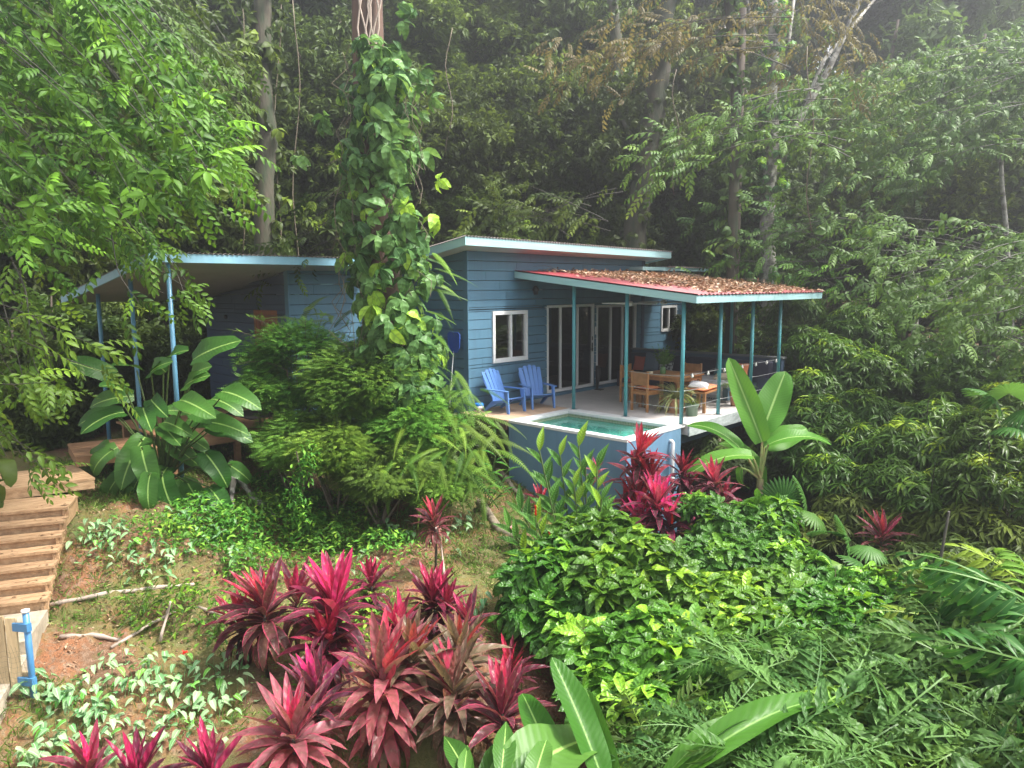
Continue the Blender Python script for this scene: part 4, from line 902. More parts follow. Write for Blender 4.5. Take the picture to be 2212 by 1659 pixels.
TB = [
 (1382, 985, 1.75, .46, 'ti_hot', 'tall crimson ti plant rising against the pool corner', 30, ((-.1, .06, -.42, 1.05), (.14, .1, -.38, 1.0), (-.02, -.1, -.75, 1.0), (.12, -.1, -.85, 1.0), (-.2, 0, -.95, .9)), .85),
 (1418, 1092, 1.2, .50, 'ti_hot', 'crimson ti plant in front of the tall one at the pool corner', 36, ((-.2, -.1, -.35, .9), (.2, .05, -.25, .9)), .95),
 (1474, 1022, 1.55, .38, 'ti_dark', 'dark purple ti plant beside the white drain pipe', 34, ((.06, .05, -.3, .9),), .95),
 (1545, 1045, 1.45, .42, 'ti', 'crimson ti plant under the curved banana leaf', 30, ((.1, .1, -.3, .9),), .95),
 (1486, 1128, 1.0, .42, 'ti_hot', 'small red ti plant between the pool and the glossy shrub', 22, (), .8),
 (1905, 1158, .8, .40, 'ti', 'lone crimson ti plant among the fan palms', 24, (), .9),
 (1168, 1085, .25, .30, 'ti_dark', 'slim dark ti plant at the foot of the pool wall', 14, (), .7),
 (1290, 1020, .75, .24, 'ti_pink', 'little pink ti plant against the blue pool wall', 16, (), .9),
]
DP = {1382: 11.7, 1418: 11.2, 1474: 12.7, 1545: 12.4, 1486: 11.4, 1905: 11, 1290: 12.2}
for a in TB: ti_plant(a[0], a[1], a[2], a[3], a[4], a[5], a[6], a[7], a[8], group='ti plants by the pool', dp=DP.get(a[0]))
# --- big paddle-leaved plant on the left
c = gp(352, 1040, .0); t = empty('paddle_leaf_plant', c, label='large plant with broad glossy paddle leaves below the annex posts', cat='plant')
ST = [(-150, -235, .62), (-70, -250, .5), (30, -270, .62), (110, -275, .66), (160, -200, .6), (-120, -150, .62), (-20, -180, .62), (60, -180, .6), (140, -120, .6), (-140, -70, .6), (-60, -90, .72), (40, -90, .62), (120, -60, .62),
      (-90, 0, .62), (-10, -20, .7), (70, 10, .66), (130, 20, .6), (-40, 40, .6), (20, 50, .62), (100, -150, .6), (-10, -240, .52), (-100, -190, .55), (80, -230, .56), (10, -120, .6), (-30, -10, .5), (150, -30, .5)]
F = Fol(); stm = MB()
ST = ST+[(a+RNG.uniform(-25, 25), b_+RNG.uniform(-20, 20), c_*.9) for a, b_, c_ in ST[4:]]
for i, (dx, dy, L) in enumerate(ST):
    dpt = 12.0+RNG.uniform(-.55, .55); q = at(345+dx*.98, 1040+dy*.95, dpt)-c
    out = unit(np.array([q[0], q[1], 0])+RNG.normal(size=3)*.2*[1, 1, 0]); base = q-out*L*.35; lift = .55 if dy < -200 else (.1 if dy < -100 else -.35)
    T = ('big2', 'big', 'big3')[0 if dy < -200 else (1 if dy < -80 else 2)]
    F.add(TL[T], base-out*L*.2, out+UP*lift, UP*.75-np.array([*FH, 0])*.75+rdir(1)[0]*.25, L*1.3*RNG.uniform(.9, 1.15))
    stm.tube([(out[0]*.05, out[1]*.05, 0), base*.5+np.array([0, 0, .12]), base], [.022, .016, .012], 6, False)
link('leaves', F.mesh('leaves', LM['big']), t); stm.build('stalks', stem_m, t)
c = gp(25, 1090, 0); t = empty('shaded_plant', c, label='dull broad leaved plant in the shade left of the walkway', cat='plant')
F = Fol(); stm = MB()
for i in range(12):
    q = at(-20+RNG.uniform(-40, 40), RNG.uniform(860, 1060), 10.2+RNG.uniform(-.4, .4))-c; o_ = unit(rdir(1)[0]*[1, 1, 0]); F.add(TL['big3'], q, o_-UP*.2, UP, .5); stm.tube([(0, 0, 0), q*.5+[0, 0, .1], q], [.015, .012, .01], 5, False)
link('leaves', F.mesh('leaves', LM['forest_dark']), t); stm.build('stalks', stem_m, t)
# --- banana by the patio
c = at(1640, 1048, 12.9); b = np.array(onground(c[0], c[1], -.1)); t = empty('banana_plant', b, label='banana plant with two tall upright leaves beside the patio edge', cat='banana plant')
BL = [((1646, 955), (1578, 774), 'ban', 1.95, .1), ((1648, 930), (1697, 795), 'banw', 1.8, .3), ((1652, 965), (1748, 918), 'banw', 1.15, .2), ((1625, 985), (1485, 1000), 'ban2', 1.25, -.3), ((1600, 970), (1500, 890), 'ban2', .9, .3), ((1660, 960), (1795, 925), 'ban2', .8, -.4), ((1640, 1010), (1560, 930), 'ban2', .8, .6), ((1650, 1010), (1640, 1060), 'ban2', .7, .5), ((1600, 1010), (1590, 1075), 'ban2', .8, .3)]
F = Fol(); stm = MB()
crown = at(1642, 1035, 12.9)-b
for (x0, y0), (x1, y1), T, L, dd in BL:
    p = at(x0, y0, 12.9+dd*.3)-b; q = at(x1, y1, 12.9+dd)-b; d = q-p; ln = np.linalg.norm(d)
    to_cam = unit(CAM-(p+b)); side = np.array([_r[0], _r[1], 0])
    nrm = to_cam*.9+UP*.35 if T[:4] in ('ban', 'banw') else UP*.9+to_cam*.45
    F.add(TL[T], p, d+(UP*.25*ln if T == 'ban2' else 0), nrm, ln*(1.02 if T != 'ban2' else 1.12)); stm.tube([crown, crown*.4+p*.6+[0, 0, .03], p], [.03, .022, .016], 7, False)
link('leaves', F.mesh('leaves', LM['banana']), t); stm.build('leaf_stalks', mat('banana stalk', (.30, .42, .12), (.3, .2, .1), 6, .5), t)
stem_tube([(0, 0, 0), crown*.5, crown], .10, .06, mat('banana stem', (.16, .16, .06), (.10, .06, .035), 6, .7), 'stem', t, 10)
# --- big banana-like leaves at the bottom
def broad(name, label, base, leaves, T, m, L0, grp=None):
    c = gp(*base, 0); t = empty(name, c, label=label, cat='plant', group=grp); F = Fol(); stm = MB()
    for (x0, y0, t0), (x1, y1, t1), T_, k in leaves:
        p = at(x0, y0, t0)-c; q = at(x1, y1, t1)-c; d = q-p; ln = np.linalg.norm(d); tc = unit(CAM-(p+c))
        F.add(TL[T_], p, d+(UP*.2*ln if T_ != 'ban' else 0), UP*(.9 if T_ != 'ban' else .3)+tc*(.5 if T_ != 'ban' else .9)+np.array([_r[0], _r[1], 0])*k, ln*(1.12 if T_ != 'ban' else 1.02)); stm.tube([(0, 0, 0), p*.6, p], [.02, .016, .012], 6, False)
    link('leaves', F.mesh('leaves', LM[m]), t); stm.build('stalks', stem_m, t)
broad('heliconia', 'broad upright striped leaves at the bottom centre beside the ti plants', (1270, 1700), [((1300, 1680, 5.6), (1205, 1412, 6.1), 'ban', .5), ((1330, 1700, 5.6), (1262, 1490, 6.0), 'ban', -.4), ((1210, 1690, 5.5), (1130, 1480, 6.3), 'ban', .2)], 'ban', 'heliconia', 1)
broad('banana_plant', 'single long arching banana leaf over the palms at the bottom right', (1480, 1760), [((1450, 1690, 5.4), (1850, 1410, 5.7), 'banl', .1), ((1430, 1690, 5.4), (1640, 1450, 5.7), 'banl', -.8)], 'ban2', 'heliconia', 1)
broad('shell_ginger', 'dark green low leafed clump at the bottom edge right of the pink rosettes', (1050, 1720), [((1030, 1700, 5.4), (1140, 1590, 5.9), 'ginger', 0), ((1080, 1690, 5.3), (1100, 1560, 5.8), 'ginger', .2), ((1080, 1700, 5.3), (1290, 1590, 5.9), 'big2', 0), ((1100, 1700, 5.3), (1250, 1650, 5.6), 'big2', .2), ((1020, 1700, 5.4), (960, 1590, 5.9), 'ginger', 0), ((1000, 1690, 5.4), (1010, 1610, 5.7), 'ginger', 0), ((1150, 1700, 5.2), (1180, 1600, 5.5), 'big2', 0)], 'ginger', 'big', 1)
# --- red ginger
c = at(1245, 1120, 11.5); c[2] = ground(c[0], c[1]); t = empty('red_ginger', c, label='ginger clump with upright green leaves and red cone flowers in front of the pool wall', cat='ginger'); F = Fol(); stm = MB(); fl = Fol()
cdep = 11.5
for i, (x1, y1, x0, y0) in enumerate(((1165, 975, 1225, 1130), (1210, 985, 1240, 1130), (1250, 965, 1275, 1130), (1290, 1010, 1290, 1120), (1185, 1040, 1230, 1140), (1240, 1050, 1260, 1140), (1125, 1100, 1190, 1150), (1160, 1130, 1200, 1150), (1300, 1080, 1285, 1140), (1100, 1140, 1180, 1160), (1265, 1010, 1270, 1130), (1195, 1090, 1225, 1150))):
    dp = cdep-.2+RNG.uniform(-.35, .35); top = at(x1, y1, dp)-c; bs = at(x0, y0, dp)-c; bs[2] = 0; P = [bs+(top-bs)*f+np.array([0, 0, .08*math.sin(f*3)]) for f in np.linspace(0, 1, 5)]; stm.tube(P, .012, 5, False)
    for k in range(8):
        f = .35+.65*k/7; p = bs+(top-bs)*f; sg = 1 if k % 2 else -1; ax = unit(np.cross(unit(top-bs), unit(rdir(1)[0]*.3+(CAM-c)*[1, 1, 0]*.1)))
        F.add(TL['ginger'], p, ax*sg*(1.0-.6*f)+unit(top-bs)*(.7+.5*f), UP+unit(CAM-c)*.6, RNG.uniform(.34, .46), .98 if (i in (0, 2, 5) and k > 6) else None)
for x, y in ((1157, 1112), (1186, 1160), (1452, 1130)):
    p = at(x, y, cdep-.6)-c
    for k in range(26): a = 2.4*k; fl.add(TL['heart'], p+[0, 0, .006*k-.02], (math.cos(a)*.6, math.sin(a)*.6, .8), (math.cos(a), math.sin(a), 0), .05*(1-.012*k))
    if x < 1300: stm.tube([(p[0]+.1, p[1], 0), p], .008, 5, False)
link('leaves', F.mesh('leaves', LM['ginger']), t); stm.build('stems', stem_m, t); link('flower_cones', fl.mesh('flower_cones', LM['red']), t)
c = gp(1052, 1095, 0); t = empty('ginger_plant', c, label='young ginger with a pink flower beside the ferns and the fallen log', cat='ginger'); F = Fol(); stm = MB()
for x1, y1 in ((1070, 985), (1100, 1010), (1045, 1040), (1090, 1060)):
    top = at(x1, y1, 12.2)-c; stm.tube([(0, 0, 0), top], .01, 5)
    for k in range(7): f = .3+.7*k/6; sg = 1 if k % 2 else -1; F.add(TL['ginger'], top*f, unit(_r*[1, 1, 0])*sg*.8+UP*.6, UP, .28)
link('leaves', F.mesh('leaves', LM['ginger']), t); stm.build('stems', stem_m, t); fl = Fol(); p = at(1105, 1143, 11.3)-c
for k in range(14): fl.add(TL['heart'], p, rdir(1)[0]+UP*.5, UP, .07)
link('flower', fl.mesh('flower', LM['pinkf']), t)
# --- feathery shrub
def shrub_mesh(T, R, n, size, hang=0., seed=0, blobs=14, out=.7, up=.4):
    F = Fol(); rg = np.random.default_rng(seed); B = rg.uniform(-1, 1, (blobs*3, 3)); B = B[np.linalg.norm(B, axis=1) < 1][:blobs]*[R[0], R[1], R[2]]*.78
    k = rg.integers(0, len(B), n); p = B[k]+unit(rg.normal(size=(n, 3)))*np.array(R)*.34*rg.random((n, 1))**.4
    d = unit(p-B[k]*.6)*out+unit(rg.normal(size=(n, 3)))*.5+[0, 0, up-hang]
    return F, p, d, rg
def shrub(name, label, cat, c, R, T, n, size, m, seed=1, trunk=True, hang=0., group=None, blobs=14, nl=None, smt=None, up=.4, me=None):
    'c: crown centre in the world'
    b = np.array(onground(c[0], c[1], -.05)); t = empty(name, b, label=label, cat=cat, group=group); cl = np.asarray(c)-b
    F, p, d, rg = shrub_mesh(T, R, n, size, hang, seed, blobs, up=up)
    Ts = T if isinstance(T, (list, tuple)) else [T]
    for i, q in enumerate(Ts): w = np.arange(n) % len(Ts) == i; F.add(TL[q], p[w]+cl, d[w]*[1, 1, .25 if q == 'sprig' else 1], UP+rdir(w.sum())*.5-np.array([*FH, 0])*.15, size*rg.uniform(.7, 1.2, w.sum()))
    o = link(nl or 'crown', F.mesh('crown', LM[m]), t)
    if trunk:
        s = MB(); 
        for k in range(7): q = p[rg.integers(0, n)]*.75+cl; s.tube([(rg.uniform(-.06, .06), rg.uniform(-.06, .06), 0), q*.5+[rg.uniform(-.1, .1), 0, .05], q], [.03, .018, .008], 6, False)
        s.build('stems', smt or twig_m, t)
    return t
def fea(px, py, dp, R, n, label, m='feather', size=.30, seed=1):
    return shrub('feathery_shrub', label, 'shrub', at(px, py, dp), R, ('sprig', 'sprig'), int(n*6), size*.52, m, seed, blobs=40, group='feathery shrubs below the annex', up=.0)
fea(640, 790, 13.6, (1.1, 1.1, .85), 1500, 'airy light green shrub in front of the annex door, highest of the group', seed=2)
fea(790, 830, 13.2, (1.3, 1.2, .95), 2000, 'wide feathery shrub at the foot of the vine covered trunk', seed=3)
fea(570, 850, 13.4, (.8, .7, .4), 420, 'sparse feathery shrub reaching over the entry deck', seed=4)
fea(720, 960, 12.6, (1.3, 1.0, .55), 1500, 'lower dark feathery shrub above the creeper bed', 'fern', .26, 5)
fea(890, 930, 12.9, (.9, .9, .8), 1200, 'feathery shrub merging into the ferns', seed=6)
fea(640, 950, 12.8, (1.2, .8, .55), 900, 'low feathery growth left of the dark stems', size=.30, seed=7)
fea(820, 1010, 12.3, (1.3, .8, .5), 900, 'low feathery growth right above the creeper bed', 'forest', size=.30, seed=8)
fea(940, 1045, 12.1, (.8, .6, .35), 500, 'low leafy growth at the foot of the fern bank', 'fern', size=.30, seed=10)
s_ = MB()  # arching bare twigs with small leaves
c = at(640, 830, 13.3); b = np.array(onground(c[0], c[1])); t = empty('arching_shrub', b, label='thin arching branches with tiny leaves reaching left across the annex door', cat='shrub'); F = Fol()
for x1, y1, x0, y0 in ((500, 712, 640, 790), (505, 790, 620, 800), (540, 685, 640, 760), (585, 690, 650, 770), (760, 700, 660, 780), (500, 850, 640, 840), (470, 905, 600, 870), (460, 860, 610, 860), (700, 680, 680, 760), (660, 690, 660, 770)):
    p, q = at(x0, y0, 13.3)-b, at(x1, y1, 13.1)-b; P = [p+(q-p)*f+[0, 0, .12*math.sin(math.pi*f)] for f in np.linspace(0, 1, 8)]; s_.tube([cl_ for cl_ in P], list(np.linspace(.008, .003, 8)), 4, False)
    s_.tube([(0, 0, 0), p*.6, p], .012, 5, False)
    for f in np.linspace(.1, 1, 16): i = min(6, int(f*7)); pp = P[i]+(P[i+1]-P[i])*(f*7-i); F.add(TL['sprig'], pp, unit(q-p)*.5+rdir(1)[0]*.7, UP, RNG.uniform(.10, .18))
link('leaves', F.mesh('leaves', LM['feather']), t); s_.build('branches', twig_m, t)
shrub('fern_gap_filler', 'dark filler shrub added among the ferns for the shade between fronds', 'shrub', at(965, 960, 13.3), (.9, .9, .8), 'wh_simple2', 700, .14, 'forest_dark', 21)  # added dark mass, stands in for the shaded gaps between the fronds
# --- ferns
def fern(px, py, n, L, label, spread=1.0, lean=None, dp=None, T=('fern', 'fern2'), group='ferns below the timber deck', up=.7, name='fern', m='fern', h=.05):
    c = gp(px, py, h) if dp is None else at(px, py, dp); t = empty(name, c, label=label, cat='fern', group=group); F = Fol()
    a = RNG.uniform(0, 6.28, n); e = RNG.uniform(-.15, up, n); d = np.stack([np.cos(a)*np.cos(e), np.sin(a)*np.cos(e), np.sin(e)], 1)
    if lean is not None: d = d*.6+np.asarray(lean)
    for i, q in enumerate(T): w = np.arange(n) % len(T) == i; F.add(TL[q], d[w]*.03+RNG.uniform(-.42, .42, (w.sum(), 3))*[1, 1, .8]*(dp is not None), d[w], UP-np.array([*FH, 0])*.6+rdir(int(w.sum()))*.25, L*RNG.uniform(.7, 1.15, w.sum()))
    link('fronds', F.mesh('fronds', LM[m]), t); return t
cam_dir = -FH; lean = np.array([cam_dir[0], cam_dir[1], -.45])*.6
FE = [(905, 925, 12.9), (960, 880, 13.3), (1000, 930, 12.9), (940, 1000, 12.4), (1010, 1000, 12.5), (985, 960, 12.8), (1020, 950, 12.9), (900, 1010, 12.3), (1000, 1035, 12.3), (960, 830, 13.6), (1000, 880, 13.4), (870, 970, 12.5)]
wh = ['just left of the deck rim', 'at the wall corner under the chairs', 'hanging below the deck rim', 'lower left of the fern bank', 'above the fallen log', 'in the middle of the fern bank', 'nearest the pool wall', 'beside the creeper bed', 'lowest, touching the ginger', 'highest, by the net pole', 'under the chemical float', 'leftmost, under the feathery shrub']
for (x, y, dp), w_ in zip(FE, wh): fern(x, y, 17, .90, 'sword fern clump %s' % w_, dp=dp, lean=lean+np.array([_r[0], _r[1], 0])*RNG.uniform(-.3, .25))
for x, y, dp, w_ in ((925, 575, 13.9, 'draped from the vine over the upper roof corner'), (915, 640, 13.7, 'hanging beside the dark side wall'), (900, 740, 13.4, 'hanging on the vine above the feathery shrub')):
    fern(x, y, 8, .9, 'fern fronds %s' % w_, dp=dp, T=('fernhang', 'fernhang', 'fern2'), lean=np.array([_r[0]*.7, _r[1]*.7, -.35]), up=.4, group='ferns growing on the vine', name='hanging_fern')
fern(690, 690, 12, .9, 'dark fern fronds behind the feathery shrub by the annex wall', dp=14.0, m='forest', group='ferns growing on the vine', name='hanging_fern', lean=np.array([-_r[0]*.3, -_r[1]*.3, .1]))
# --- vine-covered trunk
tb_ = at(845, 900, 13.6); g = np.array(onground(tb_[0], tb_[1], -.2)); t = empty('vine_covered_tree', g, label='tall reddish trunk wrapped in broad leaved climbing vine between the two buildings', cat='tree')
tp = at(788, -160, 13.6); P = [g*0+(tp-g)*f+np.array([.06*math.sin(7*f), .05*math.cos(5*f), 0]) for f in np.linspace(0, 1, 12)]
P = [np.array([(tb_-g)[0]*1.0+(tp-tb_)[0]*f, (tb_-g)[1]+(tp-tb_)[1]*f, (tp[2]+.5-g[2])*f])+[.05*math.sin(7*f), .05*math.cos(5*f), 0] for f in np.linspace(0, 1, 14)]
trunk = MB().tube(P, list(np.linspace(.40, .26, 14)), 18).build('trunk', bark_red, t)
# strangler roots near the top
rt_ = MB()
for k in range(7):
    pts = []; x = 770+k*9
    for j in range(9): pts.append(at(x+10*math.sin(j*1.1+k*2)+(800-x)*.1*j, -120+j*45, 13.6-.31)-g)
    rt_.tube(pts, list(np.linspace(.025, .012, 9)), 6, False)
rt_.build('aerial_roots', mat('pale root', (.42, .34, .28), (.3, .24, .2), 8, .7), t)
F = Fol(); vs = MB(); centers = []
prof = [(60, 40, -20, 850), (75, 60, 60, 815), (130, 75, 80, 822), (220, 85, 110, 815), (320, 105, 115, 815), (430, 115, 125, 820), (520, 115, 125, 830), (620, 95, 120, 835), (700, 120, 125, 850), (780, 110, 110, 870), (850, 90, 100, 880)]
py_ = np.array([p_[0] for p_ in prof]); 
for k in range(360):
    y = RNG.uniform(75, 850); wl = np.interp(y, py_, [p_[1] for p_ in prof]); wr = np.interp(y, py_, [p_[2] for p_ in prof]); cx = np.interp(y, py_, [p_[3] for p_ in prof])
    a = RNG.uniform(-1, 1)*(1.15 if RNG.random() < .2 else .9); x = cx+(wl if a < 0 else wr)*a*(.82+.12*math.sin(y*.045+a))
    dp = 13.5-.95*math.cos(a*1.4)+RNG.uniform(-.25, .35)+(.9 if RNG.random() < .15 else 0); p = at(x, y, dp)-g; side = np.array([_r[0], _r[1], 0])
    out = side*a*.9+np.array([cam_dir[0], cam_dir[1], 0])*math.cos(a*1.4)
    T = 'wh_vine' if RNG.random() < .6 else 'wh_vine2'
    F.add(TL[T], p, unit(rdir(1)[0]*.5+side*.5), UP*.75+out*.75, RNG.uniform(.24, .42), RNG.random()**1.4)
for x, y, dp in ((870, 45, 12.7), (890, 30, 12.7), (868, 8, 12.8), (700, 250, 12.9), (640, 340, 13.0), (1180, -50, 13), (690, 265, 13.0), (905, 155, 12.9), (930, 210, 13), (945, 390, 13.1), (925, 180, 13.)):
    F.add(TL['wh_vine'], at(x, y, dp)-g, rdir(1)[0], UP*.7-np.array([*FH, 0])*.6, .30)
for k in range(40):
    y = RNG.uniform(60, 700); x = 820+RNG.uniform(-90, 90); pts = [at(x+RNG.uniform(-14, 14)+j*RNG.uniform(-8, 8), y+j*34, 12.9+.1*math.sin(j+k))-g for j in range(6)]; vs.tube(pts, .007, 4, False)
link('vine_leaves', F.mesh('vine_leaves', LM['vine']), t); vs.build('vine_stems', twig_m, t)
# --- glossy (coffee) shrubs on the right of the garden
def blobshrub(name, label, spec, T, size, m, cat='shrub', group=None, per=95, seed=0, stems=8, stemm=None, leafup=.5, nlayers=1):
    'spec: list of (px, py, depth, radius): leafy masses of one plant'
    P0 = np.array([at(s_[0], s_[1]+(2 if T == CO else 0), s_[2]) for s_ in spec]); b = np.array(onground(P0[:, 0].mean(), P0[:, 1].mean(), -.05)); t = empty(name, b, label=label, cat=cat, group=group); F = Fol(); rg = np.random.default_rng(seed+5); st_ = MB()
    for c_, s_ in zip(P0, spec):
        R = s_[3]; n = int(per*R*R/.16); q = unit(rg.normal(size=(n, 3))); q[:, 2] = np.abs(q[:, 2])*1.1-.45; r = R*rg.uniform(.55, 1.08, n)
        p = c_-b+q*r[:, None]*[1, 1, .85]; d = unit(q*[1, 1, .6]+unit(rg.normal(size=(n, 3)))*.5)
        Ts = T if isinstance(T, tuple) else (T,)
        for i, k in enumerate(Ts):
            w = np.arange(n) % len(Ts) == i; nn = int(w.sum())
            hgt = np.clip(q[w][:, 2]*.5+.35, 0, 1)      # fresh shoots sit on top
            F.add(TL[k], p[w], rdir(nn)*[1, 1, .2], UP*1.0+d[w]*.8, size*rg.uniform(.75, 1.2, nn), np.clip(rg.random(nn)*.62+hgt*.55, 0, 1))
        for k in range(3): e = c_-b+rg.normal(size=3)*R*.35; st_.tube([(rg.uniform(-.1, .1), rg.uniform(-.1, .1), 0), e*[.6, .6, .5], e], [.025, .015, .007], 5, False)
    link('leaves', F.mesh('leaves', LM[m]), t); st_.build('stems', stemm or twig_m, t); return t
CO = ('wh_coffee', 'wh_coffee2')
gC = 'glossy leaved shrubs right of the clay slope'
blobshrub('coffee_shrub', 'glossy dark green shrub at the edge of the clay slope, leftmost of its row', [(1190, 1235, 9.6, .48), (1160, 1290, 9.3, .42), (1230, 1190, 10, .4), (1140, 1240, 9.6, .34), (1240, 1290, 9.2, .42), (1210, 1340, 8.9, .35)], CO, .30, 'coffee', per=48, group=gC, seed=1)
blobshrub('coffee_shrub', 'glossy shrub below the pool wall with large veined leaves', [(1320, 1150, 10, .42), (1380, 1190, 9.6, .45), (1300, 1230, 9.3, .45), (1440, 1230, 9.3, .42), (1350, 1290, 8.8, .45), (1260, 1150, 10.2, .35)], CO, .31, 'coffee', per=48, group=gC, seed=2)
blobshrub('coffee_shrub', 'lower glossy shrub standing over the bare clay, in front of its row', [(1290, 1380, 8.2, .42), (1360, 1420, 7.8, .42), (1300, 1480, 7.5, .38), (1420, 1360, 8.2, .42), (1460, 1440, 7.6, .4), (1390, 1520, 7.1, .38), (1500, 1520, 7.1, .35)], CO, .30, 'coffee', per=48, group=gC, seed=3)
blobshrub('coffee_shrub', 'yellow green topped shrub behind the crimson plants', [(1510, 1095, 11, .36), (1560, 1140, 10.6, .42), (1620, 1120, 11, .42), (1540, 1200, 10, .42), (1600, 1200, 10, .45), (1680, 1170, 10.4, .4), (1680, 1110, 11.2, .35)], CO, .23, 'coffee', per=50, group=gC, seed=4)
blobshrub('coffee_shrub', 'bright shrub in the middle right, beside the fan palms', [(1500, 1300, 9, .45), (1580, 1290, 9, .48), (1660, 1270, 9.2, .45), (1550, 1370, 8.3, .45), (1640, 1350, 8.5, .45), (1490, 1390, 8.1, .4)], CO, .28, 'coffee', per=50, group=gC, seed=5)
blobshrub('coffee_shrub', 'light green shrub right of the arching banana leaf', [(1730, 1310, 8.9, .42), (1800, 1280, 9.2, .42), (1880, 1270, 9.4, .4), (1780, 1350, 8.5, .4), (1860, 1340, 8.6, .4), (1950, 1310, 9, .36), (1700, 1390, 8.2, .38)], CO, .28, 'coffee', per=50, group=gC, seed=6)
blobshrub('coffee_shrub', 'fresh green shrub crossed by the thin dark stem', [(1740, 1230, 9.7, .38), (1690, 1210, 9.9, .36), (1990, 1250, 9.8, .3)], CO, .23, 'coffee', per=50, group=gC, seed=7)
# --- lance-leaved shrubs on the right
gL = 'lance leaved shrubs on the right slope'; LA = ('wh_lance',)
def lan(label, spec, seed, size=.24, m='lance', per=55, T=LA): return blobshrub('lance_leaf_shrub', label, spec, T, size, m, group=gL, per=per, seed=seed, stemm=stem_dark)
lan('narrow leaved shrub right of the banana, with yellow green tips', [(1780, 900, 14, .7), (1860, 880, 14, .6), (1740, 960, 13.5, .5), (1850, 960, 13.4, .7), (1930, 900, 14, .6), (1800, 1020, 12.8, .6)], 11)
lan('narrow leaved shrub with bright tips at the middle of the right slope', [(1960, 950, 12.5, .6), (2020, 900, 13, .55), (2050, 990, 12, .6), (1930, 1030, 12, .55), (2000, 1060, 11.5, .55)], 12)
lan('narrow leaved shrub at the right edge, below the pale spray', [(2130, 920, 11.5, .55), (2190, 980, 11, .55), (2120, 1020, 11, .55), (2210, 1060, 10.5, .5), (2180, 860, 12, .5)], 13, .22)
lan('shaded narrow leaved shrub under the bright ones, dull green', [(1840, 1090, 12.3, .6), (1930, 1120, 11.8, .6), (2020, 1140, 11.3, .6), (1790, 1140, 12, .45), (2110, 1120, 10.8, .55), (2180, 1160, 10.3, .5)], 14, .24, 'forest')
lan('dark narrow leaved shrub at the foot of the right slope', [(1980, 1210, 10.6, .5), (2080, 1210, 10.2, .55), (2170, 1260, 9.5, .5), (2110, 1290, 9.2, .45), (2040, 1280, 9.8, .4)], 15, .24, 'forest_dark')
lan('tall narrow leaved shrub behind the corner post of the patio', [(1740, 740, 17.5, .7), (1800, 770, 17, .8), (1760, 830, 16.5, .7), (1850, 700, 18, .8), (1870, 800, 16.5, .8), (1720, 660, 18.5, .6)], 16, .27, 'lance')
lan('dark leafy shrub hidden right of the pool under the slab', [(1560, 1000, 14.5, .6), (1520, 960, 15.2, .5), (1690, 1000, 14.5, .6), (1700, 930, 15.5, .6)], 17, .24, 'forest_dark')
# --- fan palms
def fan(n, L, droop):
    V = []; F_ = []; U = []
    for i in range(n):
        a = math.radians(-115+230*i/(n-1)); h = math.radians(230/(n-1))*.5; b = len(V)
        for f, w in ((.02, 1), (.55, 1), (.82, .8), (1.0, .12)):
            for k, sg in ((0, -1), (1, 0), (2, 1)):
                q = a+sg*h*w; r = f*(1-.12*abs(math.sin(a*.5))); V.append((r*math.sin(q), r*math.cos(q), -droop*f*f+(.02*f if sg == 0 else -.012*f))); U.append((sg*.6, f, 0))
        for j in range(3): F_ += [(b+j*3, b+j*3+1, b+j*3+4, b+j*3+3), (b+j*3+1, b+j*3+2, b+j*3+5, b+j*3+4)]
    return np.array(V), np.array(F_), np.array(U, float)
TL['fan'] = fan(22, 1, .25); TL['fan2'] = fan(20, 1, .5)
def fanpalm(px, py, label, leaves, h=0):
    c = gp(px, py, 0); t = empty('fan_palm', c, label=label, cat='palm', group='fan palms'); F = Fol(); s_ = MB()
    for x, y, dp, L, tilt in leaves:
        p = at(x, y, dp)-c; out = unit(p*[1, 1, 0]+.01); F.add(TL['fan' if tilt < .5 else 'fan2'], p, out*tilt+UP*(1-tilt)+rdir(1)[0]*.3, np.array([*(-FH), 0])*.5*(1-tilt)+UP*.6+rdir(1)[0]*.35, L*.8); s_.tube([(0, 0, 0), p*[.4, .4, .6], p], [.012, .009, .007], 5, False)
    link('leaves', F.mesh('leaves', LM['palm']), t); s_.build('stalks', stem_m, t)
fanpalm(1700, 1150, 'fan palm with pleated leaves in front of the banana', [(1690, 1085, 11.6, .52, .3), (1740, 1075, 11.8, .5, .2), (1650, 1075, 11.8, .42, .6), (1760, 1110, 11.4, .42, .7), (1700, 1120, 11.3, .4, .8), (1640, 1110, 11.5, .34, .7)])
fanpalm(1830, 1200, 'fan palm with one upright leaf at the middle right', [(1832, 1165, 10.8, .5, .15), (1790, 1150, 11, .42, .4), (1880, 1180, 10.6, .42, .7), (1770, 1190, 10.5, .45, .8), (1860, 1215, 10.3, .4, .9), (1820, 1220, 10.2, .38, .9), (1740, 1180, 10.8, .38, .7)])
fanpalm(2180, 1030, 'fan palm leaves lit pale at the right edge', [(2180, 850, 10.5, .55, .6), (2230, 880, 10.2, .55, .8), (2140, 855, 10.7, .45, .8), (2200, 920, 10.2, .45, .9)])
